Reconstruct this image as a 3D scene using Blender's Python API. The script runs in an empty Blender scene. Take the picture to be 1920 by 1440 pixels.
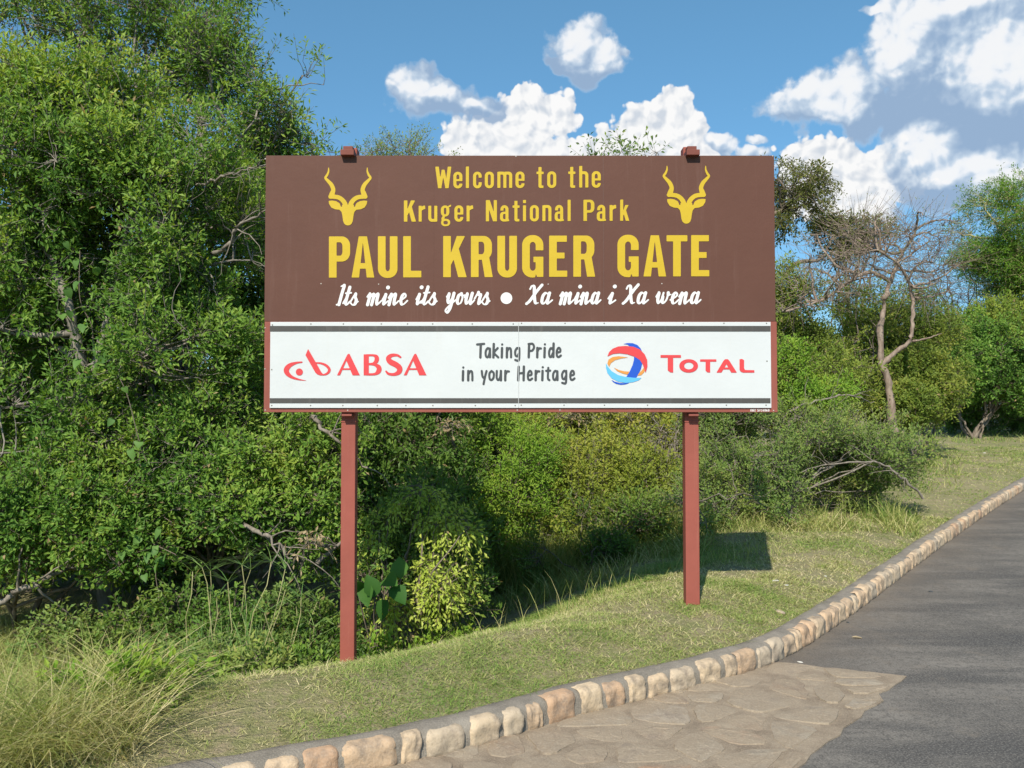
import bpy, math, random
import numpy as np
from mathutils import Vector
random.seed(7)
RNG = np.random.default_rng(11)
C = bpy.context.scene.collection
R_ = math.radians

# ------------------------------------------------------------------ camera
FPX = 1600.0                       # focal length in photograph pixels (1920 wide)
PITCH = math.atan(50/FPX)
CAM = np.array([0.0, 0.0, 1.6])
cd = bpy.data.cameras.new('camera'); cam = bpy.data.objects.new('camera', cd); C.objects.link(cam)
cam.location = CAM; cam.rotation_euler = (R_(90)+PITCH, 0, 0)
cd.sensor_width = 36; cd.lens = 30; cd.clip_start = .05; cd.clip_end = 3000
bpy.context.scene.camera = cam
def ray(px, py):
    u, v = px-960, 720-py
    return np.array([u, FPX*math.cos(PITCH)-v*math.sin(PITCH), FPX*math.sin(PITCH)+v*math.cos(PITCH)])
def at(px, py, D):                 # point seen at a photo pixel, D metres in front of the camera
    r = ray(px, py); return CAM + r*(D/r[1])

# ------------------------------------------------------------------ sun, sky, exposure
SUN_EL = R_(42); SAZ = (0.262, 0.965)          # shadows run this way over the ground
sd = np.array([SAZ[0]*math.cos(SUN_EL), SAZ[1]*math.cos(SUN_EL), -math.sin(SUN_EL)])
sl = bpy.data.lights.new('sun', 'SUN'); sun = bpy.data.objects.new('sun', sl); C.objects.link(sun)
sl.energy = 4.9; sl.angle = R_(.5); sl.color = (1, .92, .78)
sun.rotation_euler = Vector(sd).to_track_quat('-Z', 'Y').to_euler(); sun.location = (-6, -12, 14)
vs = bpy.context.scene.view_settings
vs.view_transform = 'Standard'; vs.look = 'None'; vs.gamma = 1; vs.use_curve_mapping = False; vs.exposure = 0.3
SKY_STRENGTH = .092; CLOUD_STRENGTH = .78

class NT:                          # small helper for node trees
    def __init__(s, nt): s.nt = nt; nt.nodes.clear()
    def n(s, t, **kw):
        nd = s.nt.nodes.new(t)
        ins = kw.pop('ins', {})
        for k, v in kw.items(): setattr(nd, k, v)
        for k, v in ins.items(): s.put(nd.inputs[k], v)
        return nd
    def put(s, sock, v):
        if isinstance(v, bpy.types.NodeSocket): s.nt.links.new(v, sock)
        elif isinstance(v, bpy.types.Node): s.nt.links.new(v.outputs[0], sock)
        else:
            if sock.type == 'RGBA' and len(v) == 3: v = (*v, 1)
            sock.default_value = v
    def m(s, op, a, b=0.0, c=0.0, clamp=False):
        nd = s.nt.nodes.new('ShaderNodeMath'); nd.operation = op; nd.use_clamp = clamp
        s.put(nd.inputs[0], a); s.put(nd.inputs[1], b); s.put(nd.inputs[2], c); return nd.outputs[0]
    def v(s, op, a, b=(0, 0, 0), c=(0, 0, 0), out=0):
        nd = s.nt.nodes.new('ShaderNodeVectorMath'); nd.operation = op
        s.put(nd.inputs[0], a); s.put(nd.inputs[1], b)
        if op == 'MULTIPLY_ADD': s.put(nd.inputs[2], c)
        return nd.outputs['Value'] if op == 'LENGTH' else nd.outputs[0]
    def noise(s, vec, scale, detail=3, rough=.55, out='Fac', **kw):
        nd = s.n('ShaderNodeTexNoise', ins={'Scale': scale, 'Detail': detail, 'Roughness': rough}, **kw)
        if vec is not None: s.put(nd.inputs['Vector'], vec)
        return nd.outputs[out]
    def ramp(s, fac, stops, interp='LINEAR'):
        nd = s.n('ShaderNodeValToRGB'); cr = nd.color_ramp; cr.interpolation = interp
        while len(cr.elements) < len(stops): cr.elements.new(.5)
        for e, (p, c) in zip(cr.elements, stops):
            e.position = p; e.color = (*c, 1) if hasattr(c, '__len__') else (c, c, c, 1)
        s.put(nd.inputs[0], fac); return nd.outputs[0]
    def mix(s, fac, a, b, mode='MIX'):
        nd = s.n('ShaderNodeMix', data_type='RGBA', blend_type=mode)
        s.put(nd.inputs[0], fac); s.put(nd.inputs[6], a); s.put(nd.inputs[7], b); return nd.outputs[2]
    def ss(s, x, lo, hi):          # smoothstep
        nd = s.n('ShaderNodeMapRange', interpolation_type='SMOOTHSTEP')
        s.put(nd.inputs[0], x); s.put(nd.inputs[1], lo); s.put(nd.inputs[2], hi); return nd.outputs[0]

w = bpy.data.worlds.new('World'); bpy.context.scene.world = w; w.use_nodes = True
T = NT(w.node_tree)
sky = T.n('ShaderNodeTexSky', sky_type='NISHITA', sun_disc=False, sun_elevation=SUN_EL,
          sun_rotation=math.atan2(-SAZ[0], -SAZ[1]), altitude=300, air_density=1.0, dust_density=.6, ozone_density=1.6)
tc = T.n('ShaderNodeTexCoord')
sep = T.n('ShaderNodeSeparateXYZ', ins={0: tc.outputs['Generated']})
azel = T.n('ShaderNodeCombineXYZ', ins={0: T.m('ARCTAN2', sep.outputs[0], sep.outputs[1]), 1: T.m('ARCSINE', sep.outputs[2])})
P0 = azel.outputs[0]
def azel_of(px, py):
    r = ray(px, py); r /= np.linalg.norm(r); return math.atan2(r[0], r[1]), math.asin(r[2])
wn = T.noise(P0, 9, 4, .6, out='Color', noise_dimensions='2D')
P1 = T.v('MULTIPLY_ADD', T.v('SUBTRACT', wn, (.5, .5, .5)), (.05, .05, 0), P0)
wn2 = T.noise(P0, 42, 3, .6, out='Color', noise_dimensions='2D')
P2 = T.v('MULTIPLY_ADD', T.v('SUBTRACT', wn2, (.5, .5, .5)), (.006, .006, 0), P1)
def field(blobs, k=.25):           # smooth union of ellipses on the sky, 1 at a centre and 0 on its rim
    acc = None
    for px, py, rx, ry in blobs:
        a, e = azel_of(px, py); sx, sy = FPX/rx, FPX/ry
        ln = T.v('LENGTH', T.v('MULTIPLY_ADD', P2, (sx, sy, 0), (-a*sx, -e*sy, 0)))
        acc = ln if acc is None else T.m('SMOOTH_MIN', acc, ln, k)
    return T.m('SUBTRACT', 1.0, acc)
def puff(vec, scale, detail):
    nd = T.n('ShaderNodeTexVoronoi', voronoi_dimensions='2D', feature='F1', ins={'Scale': scale, 'Detail': detail, 'Roughness': .5, 'Vector': vec})
    return nd.outputs['Distance']
PB = T.v('MULTIPLY_ADD', T.v('SUBTRACT', T.noise(P0, 16, 2, .5, out='Color', noise_dimensions='2D'), (.5, .5, .5)), (.022, .022, 0), P0)
b0 = puff(PB, 40, 2.0)
b1 = puff(T.v('ADD', PB, (-.0045, .0065, 0)), 40, 2.0)      # same billows a little nearer the sun
light = T.m('SUBTRACT', b1, b0)
fbm = T.noise(P0, 28, 5, .62, noise_dimensions='2D')
white = [(905, 270, 72, 48), (940, 280, 110, 50), (985, 225, 66, 58), (1012, 205, 52, 44), (985, 170, 32, 26), (1045, 215, 36, 40),
         (1130, 280, 90, 42), (1215, 255, 72, 62), (1262, 205, 44, 42), (1285, 265, 42, 45), (1310, 290, 32, 24), (1080, 300, 230, 45),
         (1500, 310, 55, 42), (1560, 330, 105, 58), (1620, 325, 78, 55), (1690, 350, 46, 20), (1590, 370, 110, 45)]
grey = [(1085, 92, 62, 42), (1100, 75, 50, 26), (1135, 108, 44, 30), (1090, 130, 36, 28), (1166, 98, 10, 7), (1045, 120, 28, 18),
        (785, 178, 58, 46), (840, 190, 70, 32), (905, 200, 52, 22),
        (1545, 195, 96, 44), (1600, 165, 40, 44), (1612, 210, 62, 48), (1480, 185, 34, 14),
        (1700, 110, 62, 110), (1690, 50, 50, 60), (1790, 120, 130, 160), (1880, 110, 160, 170), (1880, 240, 150, 80), (1720, 215, 60, 50), (2000, 150, 160, 160),
        (1740, 285, 76, 42), (1840, 310, 110, 42), (1930, 330, 90, 40), (1780, 345, 90, 50), (1690, 245, 30, 20),
        (1345, 270, 40, 16), (1400, 285, 36, 12), (1420, 262, 16, 9), (1650, 3, 40, 10)]
lit = [(1080, 76, 62, 40), (1135, 98, 46, 30), (772, 166, 50, 34), (832, 180, 52, 20), (890, 192, 44, 14), (1345, 265, 44, 18), (1400, 280, 44, 16), (1420, 260, 20, 12), (1650, 3, 50, 14), (1510, 178, 76, 36), (1590, 165, 56, 44), (1550, 205, 50, 26),
       (1680, 75, 52, 80), (1720, 22, 60, 44), (1800, 10, 80, 26), (1865, 105, 92, 66), (1950, 95, 90, 70), (1725, 278, 66, 34), (1840, 302, 110, 26), (1910, 325, 90, 34), (1770, 325, 60, 22)]
Fw = field(white); Fg = field(grey); Fl = field(lit, .5)
dw = T.m('ADD', T.m('MULTIPLY_ADD', b0, -.5, Fw), T.m('MULTIPLY_ADD', fbm, .26, .22))
dg = T.m('ADD', T.m('MULTIPLY_ADD', b0, -.25, Fg), T.m('MULTIPLY_ADD', fbm, .8, -.12))
aw = T.ss(dw, -.04, .10); ag = T.ss(dg, -.02, .33)
litf = T.ss(T.m('ADD', T.m('MULTIPLY_ADD', light, .5, Fl), T.m('MULTIPLY_ADD', fbm, .55, -.275)), -.22, .80)
litf = T.m('MAXIMUM', litf, T.m('MULTIPLY', T.m('SUBTRACT', 1.0, ag), .55))
wl = T.m('MULTIPLY_ADD', T.m('MULTIPLY_ADD', light, 1.6, T.m('MULTIPLY', fbm, .5)), 1.0, .58, clamp=True)
cw = T.mix(wl, (.66, .72, .80), (1.0, 1.0, 1.0))
cg = T.ramp(litf, [(0, (.33, .46, .65)), (.5, (.60, .71, .84)), (.85, (.95, .97, 1.0)), (1, (1, 1, 1))])
elr = T.ramp(T.m('DIVIDE', T.m('MAXIMUM', sep.outputs[2], 0.0), .9), [(0, (.49, .73, 1.0)), (.14, (.63, .98, 1.16)), (.5, (.92, 1.40, 1.42)), (1, (1, 1.2, 1.3))])
skyc = T.mix(1.0, sky.outputs[0], elr, 'MULTIPLY')
bgs = T.n('ShaderNodeBackground', ins={'Color': skyc, 'Strength': SKY_STRENGTH})
bgw = T.n('ShaderNodeBackground', ins={'Color': cw, 'Strength': CLOUD_STRENGTH})
bgg = T.n('ShaderNodeBackground', ins={'Color': cg, 'Strength': CLOUD_STRENGTH})
s1 = T.n('ShaderNodeMixShader', ins={0: aw, 1: bgs.outputs[0], 2: bgw.outputs[0]})
s2 = T.n('ShaderNodeMixShader', ins={0: T.m('MULTIPLY', ag, .93), 1: s1.outputs[0], 2: bgg.outputs[0]})
T.n('ShaderNodeOutputWorld', ins={0: s2.outputs[0]})
w.cycles.sampling_method = 'MANUAL'; w.cycles.sample_map_resolution = 512
bpy.context.scene.cycles.max_bounces = 6
bpy.context.scene.cycles.transparent_max_bounces = 4

# ------------------------------------------------------------------ object helpers
def tag(o, label=None, cat=None, group=None, kind=None):
    if label: o['label'] = label
    if cat: o['category'] = cat
    if group: o['group'] = group
    if kind: o['kind'] = kind
    return o
def empty(name, loc):
    o = bpy.data.objects.new(name, None); C.objects.link(o); o.location = loc; o.empty_display_size = .2; return o
def mesh_obj(name, verts, faces, mat, parent=None, smooth=False, tint=None, mat_idx=None):
    """faces: (N,k) int array or a list of such arrays / ragged list.  verts in world space."""
    verts = np.asarray(verts, dtype=np.float64)
    off = np.array(parent.location) if parent is not None else np.zeros(3)
    me = bpy.data.meshes.new(name)
    groups = faces if isinstance(faces, list) else [faces]
    if groups and not isinstance(groups[0], np.ndarray):
        loops = np.array([i for f in groups for i in f], np.int32); lens = np.array([len(f) for f in groups], np.int32)
    else:
        loops = np.concatenate([g.ravel() for g in groups]).astype(np.int32)
        lens = np.concatenate([np.full(len(g), g.shape[1]) for g in groups]).astype(np.int32)
    me.vertices.add(len(verts)); me.vertices.foreach_set('co', (verts-off).astype(np.float32).ravel())
    me.loops.add(len(loops)); me.loops.foreach_set('vertex_index', loops)
    me.polygons.add(len(lens)); me.polygons.foreach_set('loop_start', np.concatenate([[0], np.cumsum(lens)[:-1]]).astype(np.int32))
    me.polygons.foreach_set('use_smooth', np.full(len(lens), bool(smooth)))
    if mat_idx is not None: me.polygons.foreach_set('material_index', np.asarray(mat_idx, np.int32))
    me.update(calc_edges=True); me.validate()
    if tint is not None:
        a = me.attributes.new('tint', 'FLOAT', 'FACE'); a.data.foreach_set('value', np.asarray(tint, np.float32))
    for m in (mat if isinstance(mat, list) else [mat]): me.materials.append(m)
    o = bpy.data.objects.new(name, me); C.objects.link(o)
    if parent is not None: o.parent = parent
    return o
def boxes(name, bl, mat, parent=None, bevel=.004):
    """world-space boxes (x0,y0,z0,x1,y1,z1), joined to one mesh, edges bevelled"""
    import bmesh
    bm = bmesh.new()
    for x0, y0, z0, x1, y1, z1 in bl:
        vv = [bm.verts.new(p) for p in ((x0,y0,z0),(x1,y0,z0),(x1,y1,z0),(x0,y1,z0),(x0,y0,z1),(x1,y0,z1),(x1,y1,z1),(x0,y1,z1))]
        for f in ((3,2,1,0),(4,5,6,7),(0,1,5,4),(1,2,6,5),(2,3,7,6),(3,0,4,7)): bm.faces.new([vv[i] for i in f])
    if bevel: bmesh.ops.bevel(bm, geom=bm.edges[:], offset=bevel, segments=2, affect='EDGES', profile=.6)
    if parent is not None: bmesh.ops.translate(bm, vec=-parent.location, verts=bm.verts)
    me = bpy.data.meshes.new(name); bm.to_mesh(me); bm.free(); me.materials.append(mat)
    o = bpy.data.objects.new(name, me); C.objects.link(o)
    if parent is not None: o.parent = parent
    return o

# ------------------------------------------------------------------ numpy helpers
def nrm(v): return v/np.maximum(np.linalg.norm(v, axis=-1, keepdims=True), 1e-9)
def sstep(x, a, b):
    t = np.clip((x-a)/(b-a), 0, 1); return t*t*(3-2*t)
def _h(i, j, k):
    n = (i*374761393 + j*668265263 + k*1274126177) & 0xffffffff
    n = ((n ^ (n >> 13))*1274126177) & 0xffffffff
    return ((n ^ (n >> 16)) & 0xffff)/65535.0
def vnoise(p):
    p = np.asarray(p, float); i = np.floor(p).astype(np.int64); f = p-i; f = f*f*(3-2*f); r = 0
    for dx in (0, 1):
        for dy in (0, 1):
            for dz in (0, 1):
                wgt = (f[..., 0] if dx else 1-f[..., 0])*(f[..., 1] if dy else 1-f[..., 1])*(f[..., 2] if dz else 1-f[..., 2])
                r = r + wgt*_h(i[..., 0]+dx, i[..., 1]+dy, i[..., 2]+dz)
    return r
def tubes(Pts, Rad, sides=3):
    """Pts (N,K,3), Rad (N,K) -> verts, quads"""
    N, K, _ = Pts.shape
    tan = nrm(np.gradient(Pts, axis=1))
    ref = np.where(np.abs(tan[..., 2:3]) > .9, np.array([1., .2, 0]), np.array([0.1, 0, 1.]))
    a = nrm(np.cross(tan, ref)); b = np.cross(tan, a)
    ang = np.arange(sides)*2*math.pi/sides
    V = Pts[:, :, None, :] + Rad[:, :, None, None]*(a[:, :, None, :]*np.cos(ang)[None, None, :, None] + b[:, :, None, :]*np.sin(ang)[None, None, :, None])
    idx = np.arange(N*K*sides).reshape(N, K, sides)
    q = np.stack([idx[:, :-1], np.roll(idx, -1, 2)[:, :-1], np.roll(idx, -1, 2)[:, 1:], idx[:, 1:]], -1).reshape(-1, 4)
    return V.reshape(-1, 3), q
def curves(p0, p1, K, bend=.15, sag=0.0, rng=RNG):
    """bent paths between point arrays (N,3)"""
    N = len(p0); d = p1-p0; L = np.linalg.norm(d, axis=1, keepdims=True)
    c = (p0+p1)/2 + rng.normal(size=(N, 3))*L*bend + np.array([0, 0, 1.])*L*sag
    t = np.linspace(0, 1, K)[None, :, None]
    P = (1-t)**2*p0[:, None]+2*t*(1-t)*c[:, None]+t*t*p1[:, None]
    wob = rng.normal(size=(N, K, 3))*L[:, None]*.018; wob[:, 0] = 0; wob[:, -1] = 0
    return P+wob
def join(parts):
    V, F, o = [], {}, 0
    for v, f in parts:
        V.append(v); F.setdefault(f.shape[1], []).append(f+o); o += len(v)
    return np.concatenate(V), [np.concatenate(x) for x in F.values()]

# ------------------------------------------------------------------ materials
def new_mat(name):
    m = bpy.data.materials.new(name); m.use_nodes = True; t = NT(m.node_tree)
    return m, t
def finish(t, shader): t.n('ShaderNodeOutputMaterial', ins={0: shader})
def leaf_mat(name, stops, trans=.38, rough=.55, spec=.25):
    m, t = new_mat(name)
    a = t.n('ShaderNodeAttribute', attribute_name='tint')
    col = t.ramp(a.outputs['Fac'], stops)
    p = t.n('ShaderNodeBsdfPrincipled', ins={'Base Color': col, 'Roughness': rough, 'Specular IOR Level': spec})
    tcol = t.mix(1.0, col, (1.35, 1.25, .55), 'MULTIPLY')
    tr = t.n('ShaderNodeBsdfTranslucent', ins={'Color': tcol})
    finish(t, t.n('ShaderNodeMixShader', ins={0: trans, 1: p.outputs[0], 2: tr.outputs[0]}).outputs[0]); return m
def bark_mat(name, c0, c1, scale=14):
    m, t = new_mat(name)
    tc = t.n('ShaderNodeTexCoord')
    mp = t.n('ShaderNodeMapping', ins={0: tc.outputs['Object'], 'Scale': (1, 1, .3)})
    n = t.noise(mp, scale, 5, .65)
    col = t.ramp(n, [(.3, c0), (.68, c1)])
    bu = t.n('ShaderNodeBump', ins={'Strength': .6, 'Distance': .01, 'Height': n})
    finish(t, t.n('ShaderNodeBsdfPrincipled', ins={'Base Color': col, 'Roughness': .85, 'Specular IOR Level': .2, 'Normal': bu}).outputs[0]); return m
def paint_mat(name, col, rough=.55, var=.08, grime=None, spec=.35, bump=.02):
    m, t = new_mat(name)
    tc = t.n('ShaderNodeTexCoord').outputs['Object']
    n = t.noise(tc, 3.0, 5, .6); f = t.noise(tc, 160, 2, .6)
    c = t.mix(t.ramp(n, [(.3, 0), (.75, 1)]), tuple(x*(1-var) for x in col), tuple(min(x*(1+var), 1) for x in col))
    c = t.mix(t.m('MULTIPLY', f, .12), c, tuple(x*.7 for x in col))
    if grime:                       # thin vertical run marks and dust
        mp = t.n('ShaderNodeMapping', ins={0: tc, 'Scale': (14, 14, .7)})
        g = t.ramp(t.noise(mp, 1.6, 6, .7), [(.56, 0), (.8, 1)])
        c = t.mix(t.m('MULTIPLY', g, grime[1]), c, grime[0])
    b = t.n('ShaderNodeBump', ins={'Strength': .25, 'Distance': bump, 'Height': n})
    finish(t, t.n('ShaderNodeBsdfPrincipled', ins={'Base Color': c, 'Roughness': rough, 'Specular IOR Level': spec, 'Normal': b}).outputs[0]); return m

# ------------------------------------------------------------------ terrain
def base_z(x, y):
    y = np.asarray(y, float); return .035*(np.logaddexp(0, (y-8)*1.2)-np.logaddexp(0, (y-42)*1.2))/1.2
def hit(fn, px, py):               # where a photo pixel meets a height field
    r = ray(px, py); lo, hi = .5, 120.
    ts = np.linspace(lo, hi, 6000)
    p = CAM[None]+ts[:, None]*(r/r[1])[None]
    d = p[:, 2]-fn(p[:, 0], p[:, 1])
    i = np.argmax(d < 0)
    if not d[i] < 0: i = len(ts)-1
    return p[i]
kpx = [(754,1437),(854,1417),(929,1394),(996,1371),(1054,1353),(1125,1335),(1171,1321),(1200,1314),(1275,1296),(1331,1284),(1376,1271),(1425,1256),(1470,1237),(1500,1219),
       (1530,1200),(1556,1183),(1605,1147),(1650,1114),(1687,1082),(1744,1039),(1800,997),(1852,962),(1920,918)]
kp = [hit(base_z, *p)[:2] for p in kpx]
kp = np.array([(-14, -2.4), (-8, .9), (-4.5, 2.25), (-2.5, 2.95), (-1.25, 3.46)] + [tuple(p) for p in kp])
e = kp[-1]-kp[-4]; e /= np.linalg.norm(e)
kp = np.concatenate([kp, kp[-1:]+np.outer([4, 10, 20, 45, 100], e)+np.outer([0, .3, 1.5, 8, 40], [.8, -.6])])
for _ in range(2): kp[1:-1] = .25*kp[:-2]+.5*kp[1:-1]+.25*kp[2:]
def resample(p, step):
    s = np.concatenate([[0], np.cumsum(np.linalg.norm(np.diff(p, axis=0), axis=1))])
    q = np.arange(0, s[-1], step); return np.stack([np.interp(q, s, p[:, 0]), np.interp(q, s, p[:, 1])], 1)
KERB = resample(kp, .5)
def kerb_n(x, y):                  # signed distance into the lawn from the road face of the kerb
    p = np.stack([np.ravel(x), np.ravel(y)], 1).astype(float); best = np.full(len(p), 1e9); sg = np.ones(len(p))
    a, b = kp[:-1], kp[1:]
    for i in range(len(a)):
        d = b[i]-a[i]; t = np.clip(((p-a[i])@d)/(d@d), 0, 1); q = p-a[i]-t[:, None]*d
        l = np.hypot(q[:, 0], q[:, 1]); c = d[0]*q[:, 1]-d[1]*q[:, 0]
        u = l < best-1e-9; best[u] = l[u]; sg[u] = np.where(c[u] >= 0, 1, -1)
    return (best*sg).reshape(np.shape(x))
KH = .125
def lawn_z(x, y):
    x = np.asarray(x, float); y = np.asarray(y, float); n = kerb_n(x, y)
    drop = .80*(1-sstep(x, -1.2, 3.2))
    z = base_z(x, y)+KH-.01+.075*sstep(n, .1, .8)-drop*sstep(n, .7, 3.3)
    z = z+.05*(vnoise(np.stack([x*.9, y*.9, x*0], -1))-.5)*sstep(n, .2, .8)+.03*(vnoise(np.stack([x*4, y*4, x*0+5], -1))-.5)*sstep(n, .15, .5)
    return z
def ground_z(x, y):
    n = kerb_n(x, y); low = base_z(x, y)-.16
    return np.where(n > .07, lawn_z(x, y), low)

def axis(fine0, fine1, step, far):
    a = list(np.arange(fine0, fine1, step)); s = step; v = a[-1]
    while v < far: s *= 1.25; v += s; a.append(v)
    s = step; v = fine0
    while v > -far: s *= 1.25; v -= s; a.insert(0, v)
    return np.array(a)
gx, gy = axis(-4, 8, .07, 600), axis(2.2, 14, .07, 600)
X, Y = np.meshgrid(gx, gy)
Z = ground_z(X, Y)
V = np.stack([X, Y, Z], -1).reshape(-1, 3); I = np.arange(len(V)).reshape(X.shape)
Q = np.stack([I[:-1, :-1], I[:-1, 1:], I[1:, 1:], I[1:, :-1]], -1).reshape(-1, 4)
mg, t = new_mat('dry_lawn_soil')
tc = t.n('ShaderNodeTexCoord').outputs['Object']
n1 = t.noise(tc, .9, 5, .6); n2 = t.noise(tc, 9, 5, .7); n3 = t.noise(tc, 60, 4, .7)
c = t.mix(t.ramp(n1, [(.38, 0), (.62, 1)]), (.21, .235, .085), (.33, .305, .165))
c = t.mix(t.ramp(n2, [(.42, 0), (.66, 1)]), c, (.37, .30, .20))
c = t.mix(t.ramp(n3, [(.45, 0), (.75, .75)]), c, (.13, .14, .055))
bu = t.n('ShaderNodeBump', ins={'Strength': .9, 'Distance': .03, 'Height': t.m('ADD', n3, n2)})
finish(t, t.n('ShaderNodeBsdfPrincipled', ins={'Base Color': c, 'Roughness': .95, 'Specular IOR Level': .1, 'Normal': bu}).outputs[0])
tag(mesh_obj('ground', V, Q, mg, smooth=True), kind='structure')

# road: a sheet along the kerb, running off to both sides
def offset_path(n):
    d = np.gradient(KERB, axis=0); d = d/np.linalg.norm(d, axis=1, keepdims=True)
    return KERB+np.stack([-d[:, 1], d[:, 0]], 1)*n
RN = (.09, -.04, -.12, -.22, -.35, -.55, -.8, -1.2, -2, -4, -7.5)
rows = [offset_path(n) for n in RN]
RV = np.concatenate([np.column_stack([r, base_z(r[:, 0], r[:, 1])-.01*0]) for r in rows]); nk = len(KERB)
I = np.arange(len(RV)).reshape(len(rows), nk)
RQ = np.stack([I[:-1, :-1], I[1:, :-1], I[1:, 1:], I[:-1, 1:]], -1).reshape(-1, 4)
ma, t = new_mat('worn_asphalt')
tc = t.n('ShaderNodeTexCoord').outputs['Object']
mp = t.n('ShaderNodeMapping', ins={0: tc, 'Rotation': (0, 0, R_(-12)), 'Scale': (.35, 1.5, 1)})
st = t.noise(mp, 1.25, 5, .62); pa = t.noise(tc, .9, 5, .6); gr = t.noise(tc, 95, 4, .75); du = t.noise(tc, 4.5, 6, .7); g2 = t.noise(tc, 22, 5, .7)
dus = t.n('ShaderNodeAttribute', attribute_name='dust').outputs['Fac']
c = t.mix(t.ramp(pa, [(.36, 0), (.64, 1)]), (.088, .084, .079), (.215, .198, .176))
c = t.mix(t.ramp(st, [(.45, 0), (.58, .85)]), c, (.062, .062, .063))
c = t.mix(t.ramp(g2, [(.40, .6), (.52, 0)]), c, (.065, .063, .062))
c = t.mix(t.ramp(gr, [(.48, 0), (.72, .9)]), c, (.27, .255, .23))
c = t.mix(t.ramp(gr, [(.30, .8), (.46, 0)]), c, (.035, .034, .034))
c = t.mix(t.ramp(du, [(.58, 0), (.78, .55)]), c, (.24, .205, .165))
c = t.mix(t.m('MULTIPLY', dus, t.m('MULTIPLY_ADD', du, 1.5, -.15), clamp=True), c, (.175, .145, .115))
bu = t.n('ShaderNodeBump', ins={'Strength': .5, 'Distance': .006, 'Height': gr})
finish(t, t.n('ShaderNodeBsdfPrincipled', ins={'Base Color': c, 'Roughness': .9, 'Specular IOR Level': .15, 'Normal': bu}).outputs[0])
ro = mesh_obj('road', RV, RQ, ma, smooth=True); tag(ro, kind='structure')
da = ro.data.attributes.new('dust', 'FLOAT', 'POINT'); da.data.foreach_set('value', np.repeat(np.exp(np.minimum(np.array(RN), 0)/.45), nk).astype(np.float32))

# ------------------------------------------------------------------ stone materials
def stone_mat(name, stops, film=None):
    m, t = new_mat(name)
    tc = t.n('ShaderNodeTexCoord').outputs['Object']
    a = t.n('ShaderNodeAttribute', attribute_name='tint').outputs['Fac']
    c = t.ramp(a, stops)
    n = t.noise(tc, 11, 6, .65); f = t.noise(tc, 90, 4, .7)
    c = t.mix(t.ramp(n, [(.36, .7), (.54, 0)]), c, (.19, .155, .125))
    if film: c = t.mix(t.ramp(t.noise(tc, 5, 5, .65), [(.46, .95), (.60, .15)]), c, film)      # mortar smeared over the faces
    c = t.mix(t.ramp(f, [(.5, 0), (.8, .5)]), c, (.55, .47, .37))
    c = t.mix(t.ramp(f, [(.25, .5), (.42, 0)]), c, (.12, .10, .085))
    b = t.n('ShaderNodeBump', ins={'Strength': .8, 'Distance': .012, 'Height': t.m('MULTIPLY_ADD', f, .35, n)})
    finish(t, t.n('ShaderNodeBsdfPrincipled', ins={'Base Color': c, 'Roughness': .85, 'Specular IOR Level': .25, 'Normal': b}).outputs[0]); return m
def mortar_mat(name, c0, c1):
    m, t = new_mat(name)
    tc = t.n('ShaderNodeTexCoord').outputs['Object']
    n = t.noise(tc, 6, 6, .65); f = t.noise(tc, 120, 3, .7)
    c = t.mix(t.ramp(n, [(.35, 0), (.68, 1)]), c0, c1)
    c = t.mix(t.ramp(f, [(.5, 0), (.8, .5)]), c, tuple(x*1.7 for x in c1))
    b = t.n('ShaderNodeBump', ins={'Strength': .8, 'Distance': .01, 'Height': t.m('ADD', n, f)})
    finish(t, t.n('ShaderNodeBsdfPrincipled', ins={'Base Color': c, 'Roughness': .93, 'Specular IOR Level': .15, 'Normal': b}).outputs[0]); return m
KSTONE = stone_mat('kerb_sandstone', [(0, (.44, .285, .18)), (.3, (.50, .36, .235)), (.7, (.54, .42, .285)), (1, (.42, .35, .265))])
PSTONE = stone_mat('paving_sandstone', [(0, (.25, .185, .13)), (.35, (.30, .24, .175)), (.7, (.305, .26, .20)), (.88, (.33, .285, .225)), (1, (.34, .205, .125))], film=(.285, .23, .168))
MORTAR = mortar_mat('grey_mortar', (.18, .162, .137), (.30, .268, .225))
PMORTAR = mortar_mat('paving_mortar', (.22, .175, .13), (.36, .295, .22))

# ------------------------------------------------------------------ stone paving beside the kerb
kf = offset_path(.05)
def road_pt(px, py): return hit(base_z, px, py)[:2]
corner = road_pt(1700, 1270); endk = road_pt(1462, 1245)
edge1 = road_pt(1500, 1440); de = (edge1-corner)/np.linalg.norm(edge1-corner)
sel = kf[(kf[:, 0] < endk[0]) & (kf[:, 0] > -6)]
inner = np.concatenate([sel, endk[None]])
def jag(a, b, n, amp, seed):
    t = np.linspace(0, 1, n)[:, None]; p = a+(b-a)*t; d = (b-a)/np.linalg.norm(b-a)
    r = np.random.default_rng(seed); p[1:-1] += np.outer(r.normal(size=n-2)*amp, (-d[1], d[0])); return p
farc = corner+de*7.5
outline = np.concatenate([inner, jag(endk, corner, 12, .008, 1)[1:], jag(corner, farc, 70, .014, 2)[1:], [[-6, -1.5]]])
def poly_clip(poly, nx, ny, c):    # keep nx*x+ny*y <= c
    out = []
    for i in range(len(poly)):
        p, q = poly[i], poly[(i+1) % len(poly)]
        dp, dq = nx*p[0]+ny*p[1]-c, nx*q[0]+ny*q[1]-c
        if dp <= 0: out.append(p)
        if (dp < 0) != (dq < 0) and abs(dp-dq) > 1e-12:
            s = dp/(dp-dq); out.append((p[0]+(q[0]-p[0])*s, p[1]+(q[1]-p[1])*s))
    return out
def inside(poly, p):
    x, y = p; c = False
    for i in range(len(poly)):
        (x0, y0), (x1, y1) = poly[i-1], poly[i]
        if (y0 > y) != (y1 > y) and x < (x1-x0)*(y-y0)/(y1-y0)+x0: c = not c
    return c
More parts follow.
